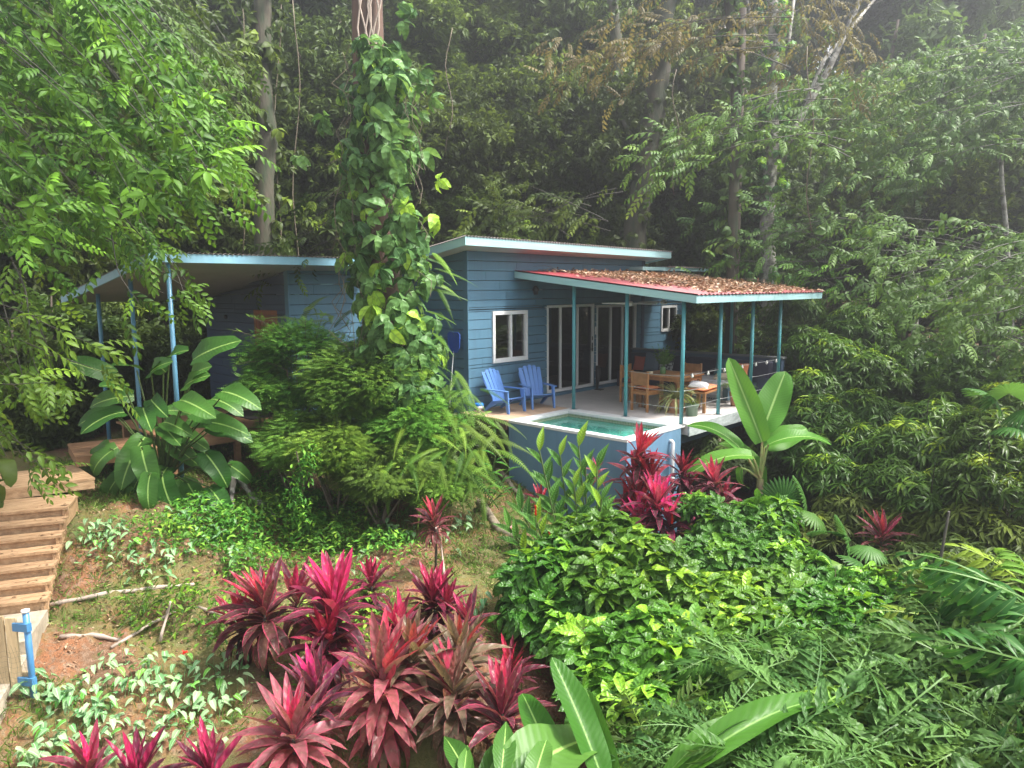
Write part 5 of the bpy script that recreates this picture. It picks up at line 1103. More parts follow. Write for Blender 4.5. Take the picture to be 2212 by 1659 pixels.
# --- fishtail palms bottom right
def fishpalm(px, py, label, crowns, stem, grp='fishtail palms in the bottom right', m='fishtail', h=0):
    c = gp(px, py, 0, 3.0); t = empty('fishtail_palm', c, label=label, cat='palm', group=grp); F = Fol(); s_ = MB()
    for x, y, dp, n, L in crowns:
        n = int(n*1.35); p = at(x, y, dp)-c; a = RNG.uniform(0, 6.28)+np.arange(n)*2.4; e = RNG.uniform(-.2, .8, n); L = L*.85; d = np.stack([np.cos(a)*np.cos(e), np.sin(a)*np.cos(e), np.sin(e)], 1)
        for i, k in enumerate(('fish', 'fish2', 'fish3')): w = np.arange(n) % 3 == i; F.add(TL[k], np.tile(p, (w.sum(), 1))+rdir(int(w.sum()))*.12, d[w], UP*.75-np.array([*FH, 0])*.7+rdir(int(w.sum()))*.3, L*RNG.uniform(.75, 1.15, w.sum()))
        s_.tube([(0, 0, 0), p*.5+[.04, 0, .1], p], [.03, .024, .015], 7, False)
    link('fronds', F.mesh('fronds', LM[m]), t); s_.build('stems', stem_dark, t)
fishpalm(1990, 1700, 'fishtail palm with the long dark slanting stem', [(2040, 1400, 6.9, 13, 1.0), (1960, 1490, 6.4, 12, .9), (2020, 1560, 6.0, 12, .85), (2090, 1480, 6.4, 11, .9)], 1)
fishpalm(1780, 1740, 'fishtail palm with dull drooping fronds, left of the dark stem', [(1760, 1540, 6.1, 13, .9), (1690, 1600, 5.8, 12, .85), (1820, 1470, 6.6, 12, .9), (1860, 1600, 5.8, 12, .85), (1640, 1480, 6.9, 10, .8)], 1)
fishpalm(2180, 1740, 'fishtail palm filling the bottom right corner', [(2180, 1600, 5.8, 13, .9), (2120, 1650, 5.5, 12, .8), (2220, 1500, 6.3, 12, .95), (2080, 1600, 5.9, 10, .8)], 1)
fishpalm(1560, 1800, 'low fishtail palm at the bottom edge under the arching leaf', [(1620, 1640, 5.6, 12, .75), (1540, 1600, 5.9, 10, .7), (1720, 1660, 5.4, 12, .8), (1460, 1640, 5.8, 9, .6)], 1)
fishpalm(2110, 1420, 'large pale fishtail fronds overhanging the right edge', [(2250, 1330, 6.6, 14, 1.25), (2280, 1440, 6.2, 12, 1.2), (2170, 1380, 7.2, 9, .9)], 1, m='palm')
fishpalm(2120, 1330, 'dull pinnate palm in the shade of the right slope', [(2080, 1290, 8.8, 12, 1.0), (2180, 1250, 9, 12, 1.0), (2030, 1350, 8.3, 11, .9)], 1, m='forest')
fishpalm(1700, 1450, 'narrow green palm fronds between the glossy shrubs', [(1620, 1400, 7.9, 11, .8), (1700, 1430, 7.4, 11, .8), (1560, 1440, 7.4, 9, .7)], 1, m='palm')
fishpalm(1420, 1700, 'shadowed palm clump under the glossy shrubs at the bottom', [(1380, 1600, 6.5, 10, .6), (1440, 1560, 6.8, 10, .6)], 1, m='forest_dark')
p0_, p1_ = gp(1935, 1690, 0, 3.), at(2050, 1105, 7.2); tr_ = empty('bare_sapling', p0_, label='thin straight dark sapling stem rising through the right side bushes', cat='sapling')
MB().tube([(0, 0, 0), (p1_-p0_)*.5+[.02, .02, 0], p1_-p0_], [.028, .022, .012], 8).build('trunk', stem_dark, tr_)
# --- silver arrow-leaf ground cover and creeper
def arrowclump(px, py, n, L=.13, label='', R=.22):
    c = gp(px, py, 0); t = empty('arrow_leaf_clump', c, label=label, cat='ground plant', group='silver arrow leaf plants'); F = Fol(); s_ = MB(); q = RNG.normal(size=(n, 2))*R; X, Y = c[0]+q[:, 0], c[1]+q[:, 1]
    hz = ground(X, Y)-c[2]+RNG.uniform(.06, .26, n); a = RNG.uniform(0, 6.28, n); d = np.stack([np.cos(a), np.sin(a), RNG.uniform(-.5, .1, n)], 1)-np.array([*FH, 0])*.3; P = np.stack([q[:, 0], q[:, 1], hz], 1)
    F.add(TL['arrow'], P, d, UP+rdir(n)*.3, L*RNG.uniform(.7, 1.3, n)); 
    B = P*[.85, .85, 1]-UP*.24; F.add(TL['stalk'], B, P-B, rdir(n), np.linalg.norm(P-B, axis=1), .0)
    link('leaves', F.mesh('leaves', LM['white']), t)
AC = [(215, 1185, 60, 'clump of silver arrow leaves right of the middle stair steps'), (235, 1150, 36, 'silver arrow leaves above the clump by the stairs'), (290, 1210, 26, 'small silver arrow leaves between the stairs and the creeper'), (355, 1220, 44, 'silver arrow leaves at the left front edge of the creeper'), (455, 1170, 50, 'silver arrow leaves mixed into the creeper'), (400, 1130, 26, 'silver arrow leaves at the upper left of the creeper'), (500, 1215, 36, 'silver arrow leaves above the purple plant'),
      (430, 1105, 16, 'two sprigs of silver leaves under the paddle leaf plant'), (280, 1260, 8, 'single low silver leaf sprig on bare soil'), (95, 1500, 30, 'silver arrow leaves beside the gate post'), (145, 1520, 36, 'silver arrow leaves in front of the gate post'), (225, 1500, 14, 'little silver sprig on red clay near the gate'), (225, 1540, 24, 'silver arrow leaves on red clay, lower left'),
      (355, 1500, 80, 'widest patch of silver arrow leaves in the lower left bed'), (410, 1540, 60, 'silver arrow leaves right of the widest patch'), (320, 1470, 26, 'upper sprigs of the widest silver patch'), (130, 1580, 50, 'silver arrow leaves at the left near the concrete path'), (200, 1600, 44, 'silver arrow leaves along the lower left edge'), (100, 1640, 40, 'silver arrow leaves in the bottom left corner'), (340, 1600, 36, 'silver arrow leaves above the dark red plant at the bottom'), (260, 1640, 30, 'silver arrow leaves between the pink spears at the bottom'), (470, 1460, 24, 'shaded silver leaves under the purple plant'), (500, 1520, 26, 'silver leaves left of the pink rosette'), (240, 1450, 14, 'silver sprig in the middle of the grass'),
      (1010, 1150, 30, 'pale variegated leaves near the thin stemmed purple plant'), (850, 1160, 30, 'pale variegated leaves above the clay ledge'), (960, 1170, 16, 'pale leaves beside the thin bare stem'), (425, 1600, 30, 'silver leaves left of the brown purple plant'), (790, 1230, 20, 'pale leaves right of the hot pink plant'), (1020, 1330, 10, 'pale sprig behind the small crimson plant')]
for x, y, n, lab in AC: arrowclump(x, y, int(n*.8), .12, lab, .10+.0021*n)
def creeper(px, py, n, label, R=.3, h=.22, m='creeper', L=.09, T='simple', name='creeper', group='bright green creepers'):
    c = gp(px, py, 0); t = empty(name, c, label=label, cat='creeper', group=group); F = Fol(); s_ = MB(); q = RNG.normal(size=(n, 2))*R; X, Y = c[0]+q[:, 0], c[1]+q[:, 1]
    P = np.stack([q[:, 0], q[:, 1], ground(X, Y)-c[2]+RNG.random(n)**.7*h*np.exp(-(q**2).sum(1)/(2*R*R)*.6)+.02], 1)
    F.add(TL[T], P, rdir(n)*[1, 1, .4], UP+rdir(n)*.5, L*RNG.uniform(.7, 1.3, n)); link('leaves', F.mesh('leaves', LM[m]), t)
    for i in range(10): k = RNG.integers(0, n); s_.tube([(0, 0, 0), P[k]*.5+[0, 0, .03], P[k]], .004, 4, False)
    s_.build('stems', stem_m, t)
CR = [(445, 1140, 300, 'creeper mound nearest the paddle leaf plant'), (520, 1170, 340, 'creeper mound over the middle of the bed'), (590, 1120, 380, 'creeper mound below the climbing shoot'), (650, 1150, 380, 'creeper mound left of the hot pink plant'), (720, 1190, 340, 'creeper mound behind the hot pink plant'), (760, 1140, 260, 'creeper mound under the feathery shrub'), (560, 1230, 240, 'creeper edge above the purple plant'), (680, 1110, 260, 'creeper under the dark shrub'), (370, 1165, 160, 'thin creeper at the left end of the bed'), (820, 1200, 180, 'creeper patch above the small dark plant'), (760, 1370, 200, 'bright creeper between the foreground plants'), (600, 1080, 200, 'creeper at the foot of the fallen branch')]
for x, y, n, lab in CR: creeper(x, y, int(n*2.1), lab, .34, .42, L=.105)
c = gp(640, 1130, 0); t = empty('climbing_shoot', c, label='upright climbing shoot of fresh green leaves over the creeper bed', cat='creeper'); F = Fol(); n = 420; f = RNG.random(n); ctr = np.stack([at(655-18*math.sin(k*5), 1120-k*150, 11.4)-c for k in f]); F.add(TL['simple'], ctr+RNG.normal(size=(n, 3))*.09, rdir(n), UP, .10); link('leaves', F.mesh('leaves', LM['creeper']), t); MB().tube([(0, 0, 0), at(655, 1040, 11.4)-c, at(640, 975, 11.4)-c], .012, 5).build('stem', twig_m, t)
creeper(385, 1318, 260, 'dark leafy seedling branch leaning over the clay ledge', .26, .35, 'fresh', .10, name='seedling', group='low green seedlings')
creeper(300, 1325, 120, 'small dark seedling left of the leaning one', .16, .22, 'fresh', .09, name='seedling', group='low green seedlings')
creeper(470, 1370, 130, 'small seedling beside the purple plant', .18, .3, 'fresh', .09, name='seedling', group='low green seedlings')
creeper(1000, 1215, 160, 'grassy seedling on the clay below the log', .14, .35, 'grass', .16, 'blade', name='seedling', group='low green seedlings')
creeper(1090, 1395, 80, 'tiny seedling on the bare clay', .08, .2, 'grass', .12, 'blade', name='seedling', group='low green seedlings')
creeper(1140, 1200, 90, 'dark narrow leaved seedling under the red ginger', .2, .2, 'forest_dark', .22, 'lance', name='seedling', group='low green seedlings')
fl = Fol(); c = gp(398, 1412, .12); 
for k in range(8): fl.add(TL['heart'], c, rdir(1)[0]+UP, UP, .055)
o = tag(link('hibiscus_flower', fl.mesh('hibiscus_flower', LM['red'], c)), 'small red flower lying over the grass left of the purple plant', 'flower'); o.location = c
# --- logs, branches, roots
def log(pts, r, label, name='fallen_log', m=None, cat='log'):
    P = [gp(x, y, h) for x, y, h in pts]; c = P[0]; Q = []
    for a, b_ in zip(P, P[1:]): Q += [a+(b_-a)*f+RNG.normal(size=3)*r*.25 for f in (0, .33, .66)]
    Q.append(P[-1]); mb = MB(); mb.tube([q-c for q in Q], [r*(1+.18*math.sin(i*2.1))*(1 if i < len(Q)-2 else .8) for i in range(len(Q))], 12); o = tag(mb.build(name, m or log_m), label, cat); o.location = c
log([(1035, 1085, .10), (1080, 1140, .08), (1165, 1195, .08)], .085, 'thick pale mottled log lying down the slope by the red ginger')
log([(1075, 1020, .1), (1130, 1075, .1)], .07, 'short pale log at the foot of the pool wall')
log([(498, 1000, .35), (512, 1030, .3), (548, 1075, .15), (600, 1120, .06)], .045, 'lichen covered fallen branch below the entry deck', 'fallen_branch', bark_pale, 'branch')
log([(500, 1005, .4), (505, 1120, .0)], .05, 'upright rotting stump holding the lichen covered branch', 'stump', bark_pale, 'stump')
for i, (pts, r, lab) in enumerate((([(100, 1310, .03), (200, 1288, .03), (300, 1275, .02), (420, 1262, .03)], .03, 'long thin root edging the upper clay ledge'), ([(130, 1375, .03), (200, 1372, .02), (260, 1382, .02)], .028, 'short pale stick on the soil below the ledge'), ([(345, 1385, .03), (360, 1330, .2), (368, 1300, .4)], .018, 'pale leaning seedling trunk on the clay'), ([(240, 1400, .03), (330, 1345, .03), (380, 1320, .03)], .02, 'thin root running up to the seedling'), ([(960, 1250, .0), (955, 1180, .3), (942, 1140, .8)], .016, 'bare thin stem under the purple plant'), ([(430, 1310, .03), (520, 1345, .02)], .022, 'root beside the purple plant'))):
    log(pts, r, lab, 'root' if 'stem' not in lab else 'dead_sapling', MATS['pale root'], 'root')
# --- dead skirt under the thin-stemmed ti plant
c = gp(938, 1128, .70); F = Fol(); n = 90; a = RNG.uniform(0, 6.28, n); F.add(TL['blade'], np.tile(c*0, (n, 1)), np.stack([np.cos(a)*.5, np.sin(a)*.5, RNG.uniform(-1.3, -.3, n)], 1), UP, .38); o = tag(link('dead_leaf_skirt', F.mesh('dead_leaf_skirt', leafmat('dead strand', (.25, .10, .08), (.42, .2, .17)))), 'skirt of dead brown strands hanging from the thin stemmed purple plant', 'dead leaves'); o.location = c
# --- stuff: grass, litter, moss plants
def scatter(n, s0, s1, l0, l1, fn):
    s = RNG.uniform(s0, s1, n); l = RNG.uniform(l0, l1, n); X, Y = xy_of(s, l); k = fn(s, l, X, Y); X, Y = X[k], Y[k]; return np.stack([X, Y, ground(X, Y)], 1)
def nois(X, Y, f): return np.sin(X*f+1.7*np.sin(Y*f*.8))*np.cos(Y*f*1.1+1.3*np.sin(X*f*.7))
P = scatter(110000, 5, 17, -9, 3.5, lambda s, l, X, Y: (nois(X, Y, 1.6)+.5*nois(X, Y, 4.3) > .05-.5*(s > 11))); n = len(P); F = Fol(); F.add(TL['blade'], P, rdir(n)*[.9, .9, .1]+UP*.6, rdir(n), RNG.uniform(.05, .17, n)); tag(link('grass', F.mesh('grass', LM['grass'])), kind='stuff')
P = scatter(52000, 5, 18, -9, 3, lambda s, l, X, Y: (nois(X, Y, 1.3)+.6*nois(X+9, Y, 3.7)+.35*(s > 11.0) > .25)); n = len(P); F = Fol(); F.add(TL['tiny'], P+UP*RNG.uniform(.01, .09, (n, 1)), rdir(n)*[1, 1, .4], UP+rdir(n)*.4, RNG.uniform(.025, .06, n)); tag(link('ground_cover', F.mesh('ground_cover', LM['feather'])), kind='stuff')
P = scatter(30000, 5, 15, -9, 4, lambda s, l, X, Y: (nois(X+3, Y, 1.1) > -.7)); n = len(P); F = Fol(); F.add(TL['simple'], P+UP*.012, rdir(n)*[1, 1, .1], UP+rdir(n)*.35, RNG.uniform(.02, .07, n)); tag(link('leaf_litter', F.mesh('leaf_litter', LM['litter'])), kind='stuff')
# fallen leaves on the steps and the entry deck
F = Fol(); n = 90; k = RNG.integers(0, 7, n); q = p0+dn*(.235*k-.02-.16*RNG.random(n))[:, None]+pl*(1.6*RNG.random(n)**1.5)[:, None]
F.add(TL['simple'], np.stack([q[:, 0], q[:, 1], -.49-.135*k], 1), rdir(n)*[1, 1, .1], UP+rdir(n)*.25, RNG.uniform(.03, .09, n))
n = 60; F.add(TL['simple'], np.stack([RNG.uniform(-4.3, -1.85, n), RNG.uniform(-5.5, -3.1, n), np.full(n, .012)], 1), rdir(n)*[1, 1, .1], UP+rdir(n)*.25, RNG.uniform(.04, .11, n)); tag(link('fallen_leaves', F.mesh('fallen_leaves', LM['litter'])), kind='stuff')
# ---------------------------------------------------------------- forest
def crown_fol(R, nb, n, T, size, seed, hang=0., up=.3, flat=.35, shell=.75):
    rg = np.random.default_rng(seed); B = unit(rg.normal(size=(nb, 3)))*(rg.random((nb, 1))**.4)*np.array(R)*shell
    rb = rg.uniform(.16, .34, nb)[:, None]*np.array([1, 1, .75])*min(R[0], R[1], R[2]); k = rg.integers(0, nb, n); o = unit(rg.normal(size=(n, 3))); p = B[k]+o*rb[k]*1.25*rg.uniform(.5, 1.05, (n, 1))
    d = o*.6+unit(rg.normal(size=(n, 3)))*.6+[0, 0, up-hang]; F = Fol(); Ts = T if isinstance(T, tuple) else (T,)
    rb_ = rg.random(nb)
    for i, q in enumerate(Ts): w = np.arange(n) % len(Ts) == i; F.add(TL[q], p[w], d[w], UP+rdir(int(w.sum()))*.45+o[w]*.4, size*rg.uniform(.7, 1.25, int(w.sum())), np.clip(rb_[k[w]]*.5+rg.random(int(w.sum()))*.6-.05, 0, 1))
    return F, B
CM = {}
def proto(key, R, nb, n, T, size, m, seed, **kw):
    F, B = crown_fol(R, nb, n, T, size, seed, **kw); me = F.mesh('crown_'+key, LM[m]); mb = MB(); rg = random.Random(seed); zb = -R[2]-3.0
    mb.tube([(rg.uniform(-.25, .25)*(i > 0 and i < 6), rg.uniform(-.25, .25)*(i > 0 and i < 6), zb+(R[2]*1.75+3.0)*i/6) for i in range(7)], [.30, .25, .22, .19, .15, .10, .05], 9)
    for b in B[:14]: z = b[2]*.6-R[2]*.25; mb.tube([(0, 0, z-.5), (b[0]*.5, b[1]*.5, (z+b[2])*.5), tuple(b)], [.09, .06, .02], 5, False)
    CM[key] = (me, mb.mesh('trunk_'+key, bark), zb)
WS = ('wh_simple', 'wh_simple2')
proto('column', (3.2, 3.2, 7.0), 90, 9500, WS, .29, 'forest', 1)
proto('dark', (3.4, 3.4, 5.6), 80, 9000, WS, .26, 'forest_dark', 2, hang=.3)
proto('hang', (2.8, 2.8, 7.2), 80, 7500, ('spray3', 'wh_simple2'), .34, 'forest', 3, hang=.8)
proto('wide', (4.0, 4.0, 4.0), 70, 6500, WS, .26, 'forest', 4)
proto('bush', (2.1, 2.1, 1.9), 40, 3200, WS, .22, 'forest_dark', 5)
proto('bushl', (2.0, 2.0, 1.7), 40, 2800, ('wh_lance', 'wh_simple'), .26, 'lance', 6)
proto('pale', (3.4, 3.4, 4.2), 60, 4200, ('spray', 'wh_simple'), .42, 'pale', 7, hang=.2)
proto('brown', (3.0, 3.0, 1.5), 40, 2600, ('spray2', 'wh_simple2'), .40, 'brown', 8, hang=.4)
def tree(key, px, s, zc, sc, label, name='forest_tree', group='trees of the forest behind the house', cat='tree', sz=None, thick=1.0):
    'px: screen column, s: distance ahead of the camera, zc: height of the crown centre'
    l = (px-1106)/FOC*s; X, Y = xy_of(s, l); g = float(ground(X, Y)); me, tm, zb = CM[key]; sv = sz or sc
    t = empty(name, (X, Y, g-.3), 0, label=label, cat=cat, group=group); a = RNG.uniform(0, 6.28)
    o = link('crown', me, t); o.scale = (sc, sc, sv); o.location = (0, 0, zc-g+.3); o.rotation_euler[2] = a
    k = link('trunk', tm, t); h = (zc-g+.3)+sv*0; k.scale = (thick, thick, (zc-g+.3+CM[key][2]*0+2.0*sv)/(-zb+2.0)); k.location = (0, 0, 0+(-zb)*k.scale[2]); return t
TR = [
 ('column', 60, 25, 8, 1.1, 'dense tree behind the hanging branches at the far left'), ('dark', 180, 21, 5, 1.0, 'dark tree behind the left end of the carport'), ('column', 330, 24, 8.5, 1.0, 'tall leafy tree above the carport roof corner'),
 ('dark', 420, 22, 4.6, .9, 'shaded tree behind the carport roof'), ('column', 500, 27, 10, 1.1, 'tall tree between the hanging branches and the dark vine trunk'), ('dark', 600, 23, 5.5, 1.0, 'dark foliage tree right behind the annex'), ('column', 690, 29, 12, 1.2, 'tall tree left behind the vine covered trunk'),
 ('dark', 760, 24, 7, 1.0, 'tree directly behind the vine covered trunk'), ('column', 960, 28, 10, 1.1, 'tall leafy tree right of the vine covered trunk'), ('dark', 1000, 24, 5.0, .95, 'dark tree above the left corner of the upper roof'), ('column', 1090, 30, 12, 1.2, 'tall tree above the middle of the house roof'),
 ('dark', 1130, 26, 6.5, 1.0, 'shaded tree behind the upper roof, left half'), ('hang', 1230, 28, 9, 1.1, 'tree with drooping dull leaves above the house roof'), ('dark', 1290, 25.5, 5.5, 1.0, 'dark tree behind the upper roof, right half'), ('hang', 1370, 29, 10, 1.1, 'drooping tree left of the leaning dark trunks'),
 ('dark', 1450, 27, 5.2, 1.0, 'dark bushy tree behind the low wing roof'), ('column', 1560, 31, 11, 1.1, 'hazy tree between the leaning trunks and the mossy tree'), ('dark', 1590, 24, 4.5, .9, 'deep green tree right behind the patio'), ('wide', 1760, 27, 6.5, 1.0, 'round tree right behind the patio roof corner'),
 ('pale', 1900, 30, 9, 1.2, 'hazy grey green tree at the upper right'), ('wide', 1960, 24, 4.8, .95, 'leafy tree at the middle right'), ('pale', 2080, 28, 8, 1.15, 'pale tree left of the bamboo pole at the upper right'), ('wide', 2150, 23, 3.8, .95, 'leafy tree at the right edge'), ('pale', 2230, 30, 10, 1.2, 'brightest hazy tree in the upper right corner'),
 ('column', 180, 33, 13, 1.3, 'farther tall tree showing over the left branches'), ('column', 850, 36, 15, 1.4, 'farthest tall tree behind the vine covered trunk'), ('column', 1240, 38, 17, 1.4, 'far tall tree at the top centre'), ('pale', 1450, 38, 15, 1.5, 'far hazy tree above the russet leaves'), ('pale', 1700, 42, 13, 1.5, 'far pale tree behind the mossy trunk'), ('pale', 2010, 44, 11, 1.5, 'far pale tree under the gap of bright sky'), ('column', 420, 36, 15, 1.3, 'far tall tree at the top left'), ('column', 1000, 40, 19, 1.3, 'far tree filling the top middle edge'),
 ('column', 640, 38, 17, 1.3, 'far tree filling the top edge left of the vine'), ('pale', 1580, 36, 15.5, 1.2, 'pale tree at the top edge left of the mossy trunk'), ('pale', 1980, 34, 15.5, 1.35, 'pale tree filling the bright gap at the top right'), ('pale', 2120, 36, 17, 1.4, 'pale tree at the top edge near the right corner'), ('pale', 1840, 38, 18, 1.4, 'pale tree at the top edge right of the mossy trunk'), ('wide', 2330, 24, 6, 1.2, 'tree just beyond the right edge'), ('wide', -120, 22, 6, 1.3, 'tree just beyond the left edge'),
]
for i, a in enumerate(TR): tree(*a)
BU = [
 ('bush', 260, 18.5, .9, 1.0, 'dark bush seen between the annex posts, left'), ('bush', 370, 19, 1.2, 1.0, 'dark bush seen between the annex posts, right'), ('bush', 120, 17, .8, 1.0, 'dark bush left of the outer annex post'), ('bush', 1440, 23, .8, 1.0, 'bush showing under the porch roof behind the parapet'), ('bush', 1560, 22, .6, 1.1, 'bush behind the middle patio posts'),
 ('bush', 1650, 21, .6, 1.0, 'bush behind the outermost patio post'), ('bushl', 1760, 19.5, .4, 1.0, 'lighter bush right of the patio roof'), ('bushl', 1880, 18, .1, 1.0, 'bush under the overhanging sprays at the middle right'), ('bushl', 2000, 17, -.2, 1.0, 'bush in the hollow at the right'), ('bushl', 2120, 16, -.3, 1.0, 'bush below the thin pale trunk at the right'), ('bushl', 2240, 15, -.2, .9, 'bush at the right edge below the sprays'),
 ('bush', 1700, 16.8, -1.4, .8, 'shaded bush under the patio floor'), ('bush', 1830, 15.2, -1.9, .8, 'shaded bush behind the banana'), ('bush', 2050, 14, -2.2, .8, 'shaded bush low on the right slope'), ('bush', 30, 15.5, .3, .9, 'dark bush beside the walkway at the left edge'), ('bush', 1500, 18.5, -1.8, .8, 'dark bush under the middle of the patio floor'), ('bush', 520, 22, 3.2, 1.1, 'bush peeking over the carport roof'), ('bush', 1040, 23, 4, 1.1, 'bush peeking over the upper roof, left'), ('bush', 1330, 25, 4, 1.1, 'bush peeking over the upper roof, right'), ('bushl', 2140, 12.5, -2.4, .75, 'low bush among the narrow leaved shrubs at the right')
]
for i, a in enumerate(BU): tree(*a, name='forest_bush', group='bushes of the forest edge', cat='bush', thick=.35)
# neighbours outside the frame that the windows and the pool mirror
for k, (x, y, key) in enumerate(((14, 9, 'wide'), (17, 14, 'column'), (12, 15, 'wide'), (9, 19, 'column'), (20, 6, 'column'), (19, -2, 'wide'))):
    g = float(ground(x, y)); me, tm, zb = CM[key]; sc = (.8, .9, .75, 1., 1., .9)[k]; zc = g+(3.2, 6, 3.0, 6, 6, 4)[k]; t = empty('garden_tree', (x, y, g-.3), label=('garden tree just right of the view', 'tall garden tree further right of the view', 'garden tree on the right slope beyond the shrubs', 'tall slope tree far to the right', 'tall garden tree at the right, level with the viewer', 'garden tree beside the viewer on the right')[k], cat='tree', group='garden trees on the right')
    o = link('crown', me, t); o.scale = (sc,)*3; o.location = (0, 0, zc-g+.3); q = link('trunk', tm, t); q.scale = (.6, .6, (zc-g)/(-zb+1)); q.location = (0, 0, -zb*q.scale[2])
# hill undergrowth, one mass
def under(n, s0, s1, l0, l1, hmax, T, size, m, name):
    s = RNG.uniform(s0, s1, n); l = RNG.uniform(l0, l1, n); X, Y = xy_of(s, l); keep = ~((X > -7) & (X < 5.2) & (Y > -6.5) & (Y < 9.8)); X, Y = X[keep], Y[keep]; n = len(X); hh = hmax*(.55+.45*nois(X, Y, .7)); P = np.stack([X, Y, ground(X, Y)+RNG.random(n)**.6*hh], 1)
    F = Fol(); F.add(TL[T], P, rdir(n)*[1, 1, .4], UP+rdir(n)*.5, size*RNG.uniform(.7, 1.3, n)); tag(link(name, F.mesh(name, LM[m])), kind='stuff')
under(9000, 17, 32, -17, 17, 2.4, 'wh_simple2', .27, 'forest_dark', 'forest_undergrowth'); under(8000, 30, 62, -42, 42, 4.5, 'wh_simple', .55, 'forest', 'far_forest'); under(6000, 11.5, 18, 2.0, 13, 1.4, 'wh_lance', .22, 'forest_dark', 'slope_undergrowth'); under(5000, 5, 12, 1.2, 8, 1.0, 'wh_simple2', .2, 'forest_dark', 'garden_undergrowth')
# --- visible trunks
def trunk(pts, r0, r1, m, label, ivy=0, name='tree_trunk', branches=(), group=None, vinem='forest', isz=.22):
    c0 = at(*pts[0]); g = np.array(onground(c0[0], c0[1], -.2)); t = empty(name, g, label=label, cat='tree', group=group); P = [at(*q)-g for q in pts]; Q = [np.array([P[0][0], P[0][1], 0.])]
    for a, b in zip(P, P[1:]): Q += [a+(b-a)*f for f in (0, .25, .5, .75)]
    Q.append(P[-1]); n = len(Q); Q = [q+RNG.normal(size=3)*r0*.12 for q in Q]; R_ = np.linspace(r0, r1, n); MB().tube(Q, list(R_), 12).build('trunk', m, t)
    for br in branches:
        B = [at(*q)-g for q in br[0]]; MB().tube(B, list(np.linspace(br[1], br[2], len(B))), 8).build('branch', m, t)
    if ivy:
        F = Fol(); k = RNG.integers(0, n-1, ivy); f = RNG.random(ivy); A = np.array(Q); p = A[k]*(1-f)[:, None]+A[k+1]*f[:, None]; o = unit(rdir(ivy)*[1, 1, .3]); F.add(TL['wh_vine'], p+o*(R_[k]+.08)[:, None]*RNG.uniform(.9, 2.2, (ivy, 1)), rdir(ivy), UP*.8+o*.6, isz*RNG.uniform(.7, 1.2, ivy)); link('ivy', F.mesh('ivy', LM[vinem]), t)
    return t
trunk([(572, 640, 18), (570, 300, 18), (562, -60, 18)], .27, .20, bark_dark, 'dark straight trunk with hanging vines left of the vine covered tree', 150, vinem='forest_dark', isz=.3)
trunk([(1330, 700, 24), (1345, 400, 24), (1335, 200, 24), (1320, -40, 24)], .26, .18, bark_dark, 'slim dark trunk behind the russet branch', 160, vinem='forest_dark')
trunk([(1360, 640, 22), (1395, 330, 22), (1425, 150, 22), (1445, -60, 22)], .36, .30, bark_dark, 'thick dark leaning trunk wrapped in strands', 260, vinem='forest_dark', branches=[([(1385, 400, 22), (1365, 300, 22), (1345, 260, 22)], .1, .05)])
MY = trunk([(1655, 760, 21), (1660, 420, 21), (1672, 180, 21), (1668, -60, 21)], .24, .15, bark_pale, 'forked lichen white trunk with ivy right of the patio roof', 260, vinem='vine', isz=.24,
      branches=[([(1668, 400, 21), (1720, 270, 21), (1790, 150, 21), (1850, 20, 21), (1875, -60, 21)], .12, .06), ([(1672, 250, 21), (1700, 120, 21), (1722, -60, 21)], .07, .04), ([(1720, 270, 21.1), (1780, 130, 21.6), (1905, -20, 22)], .07, .04), ([(1655, 300, 21), (1600, 170, 20.8), (1560, 40, 20.6)], .05, .02), ([(1665, 180, 21), (1630, 60, 21), (1600, -50, 21)], .05, .03)])
trunk([(1580, 600, 19), (1590, 200, 19), (1575, 0, 19), (1585, -60, 19)], .13, .12, bark_dark, 'ivy clad dark trunk left of the forked pale one', 120, vinem='pale', isz=.32)
trunk([(2185, 700, 20), (2160, 300, 20), (2140, 200, 20), (2130, 140, 20)], .07, .03, bark_pale, 'thin pale bare stem at the upper right', 0)
trunk([(1978, 780, 17), (1975, 640, 17), (1965, 560, 17)], .09, .06, bark_pale, 'short white mottled trunk at the middle right', 20, vinem='pale')
trunk([(1290, 860, 30), (1300, 560, 30)], .12, .1, bark, 'dim trunk in the shade over the house', 0)
# dark trunk base behind porch
# --- hanging lianas
for k, (x, y0, y1, dp, lab) in enumerate(((520, -20, 560, 19, 'liana left of the straight trunk'), (600, -20, 700, 18.5, 'liana right of the straight trunk'), (970, 60, 330, 21, 'thin liana right of the vine tree'), (1460, 150, 420, 21, 'loop of liana by the leaning trunk'), (1750, 100, 500, 18, 'liana hanging from the mossy tree'), (640, 0, 600, 20, 'pale liana behind the vine tree'))):
    P = [at(x+8*math.sin(j*.9+k), y0+(y1-y0)*j/10, dp) for j in range(11)]; mb = MB().tube([p-P[0] for p in P], .015, 5); o = tag(mb.build('liana', twig_m), lab, 'liana', 'lianas hanging in the forest'); o.location = P[0]
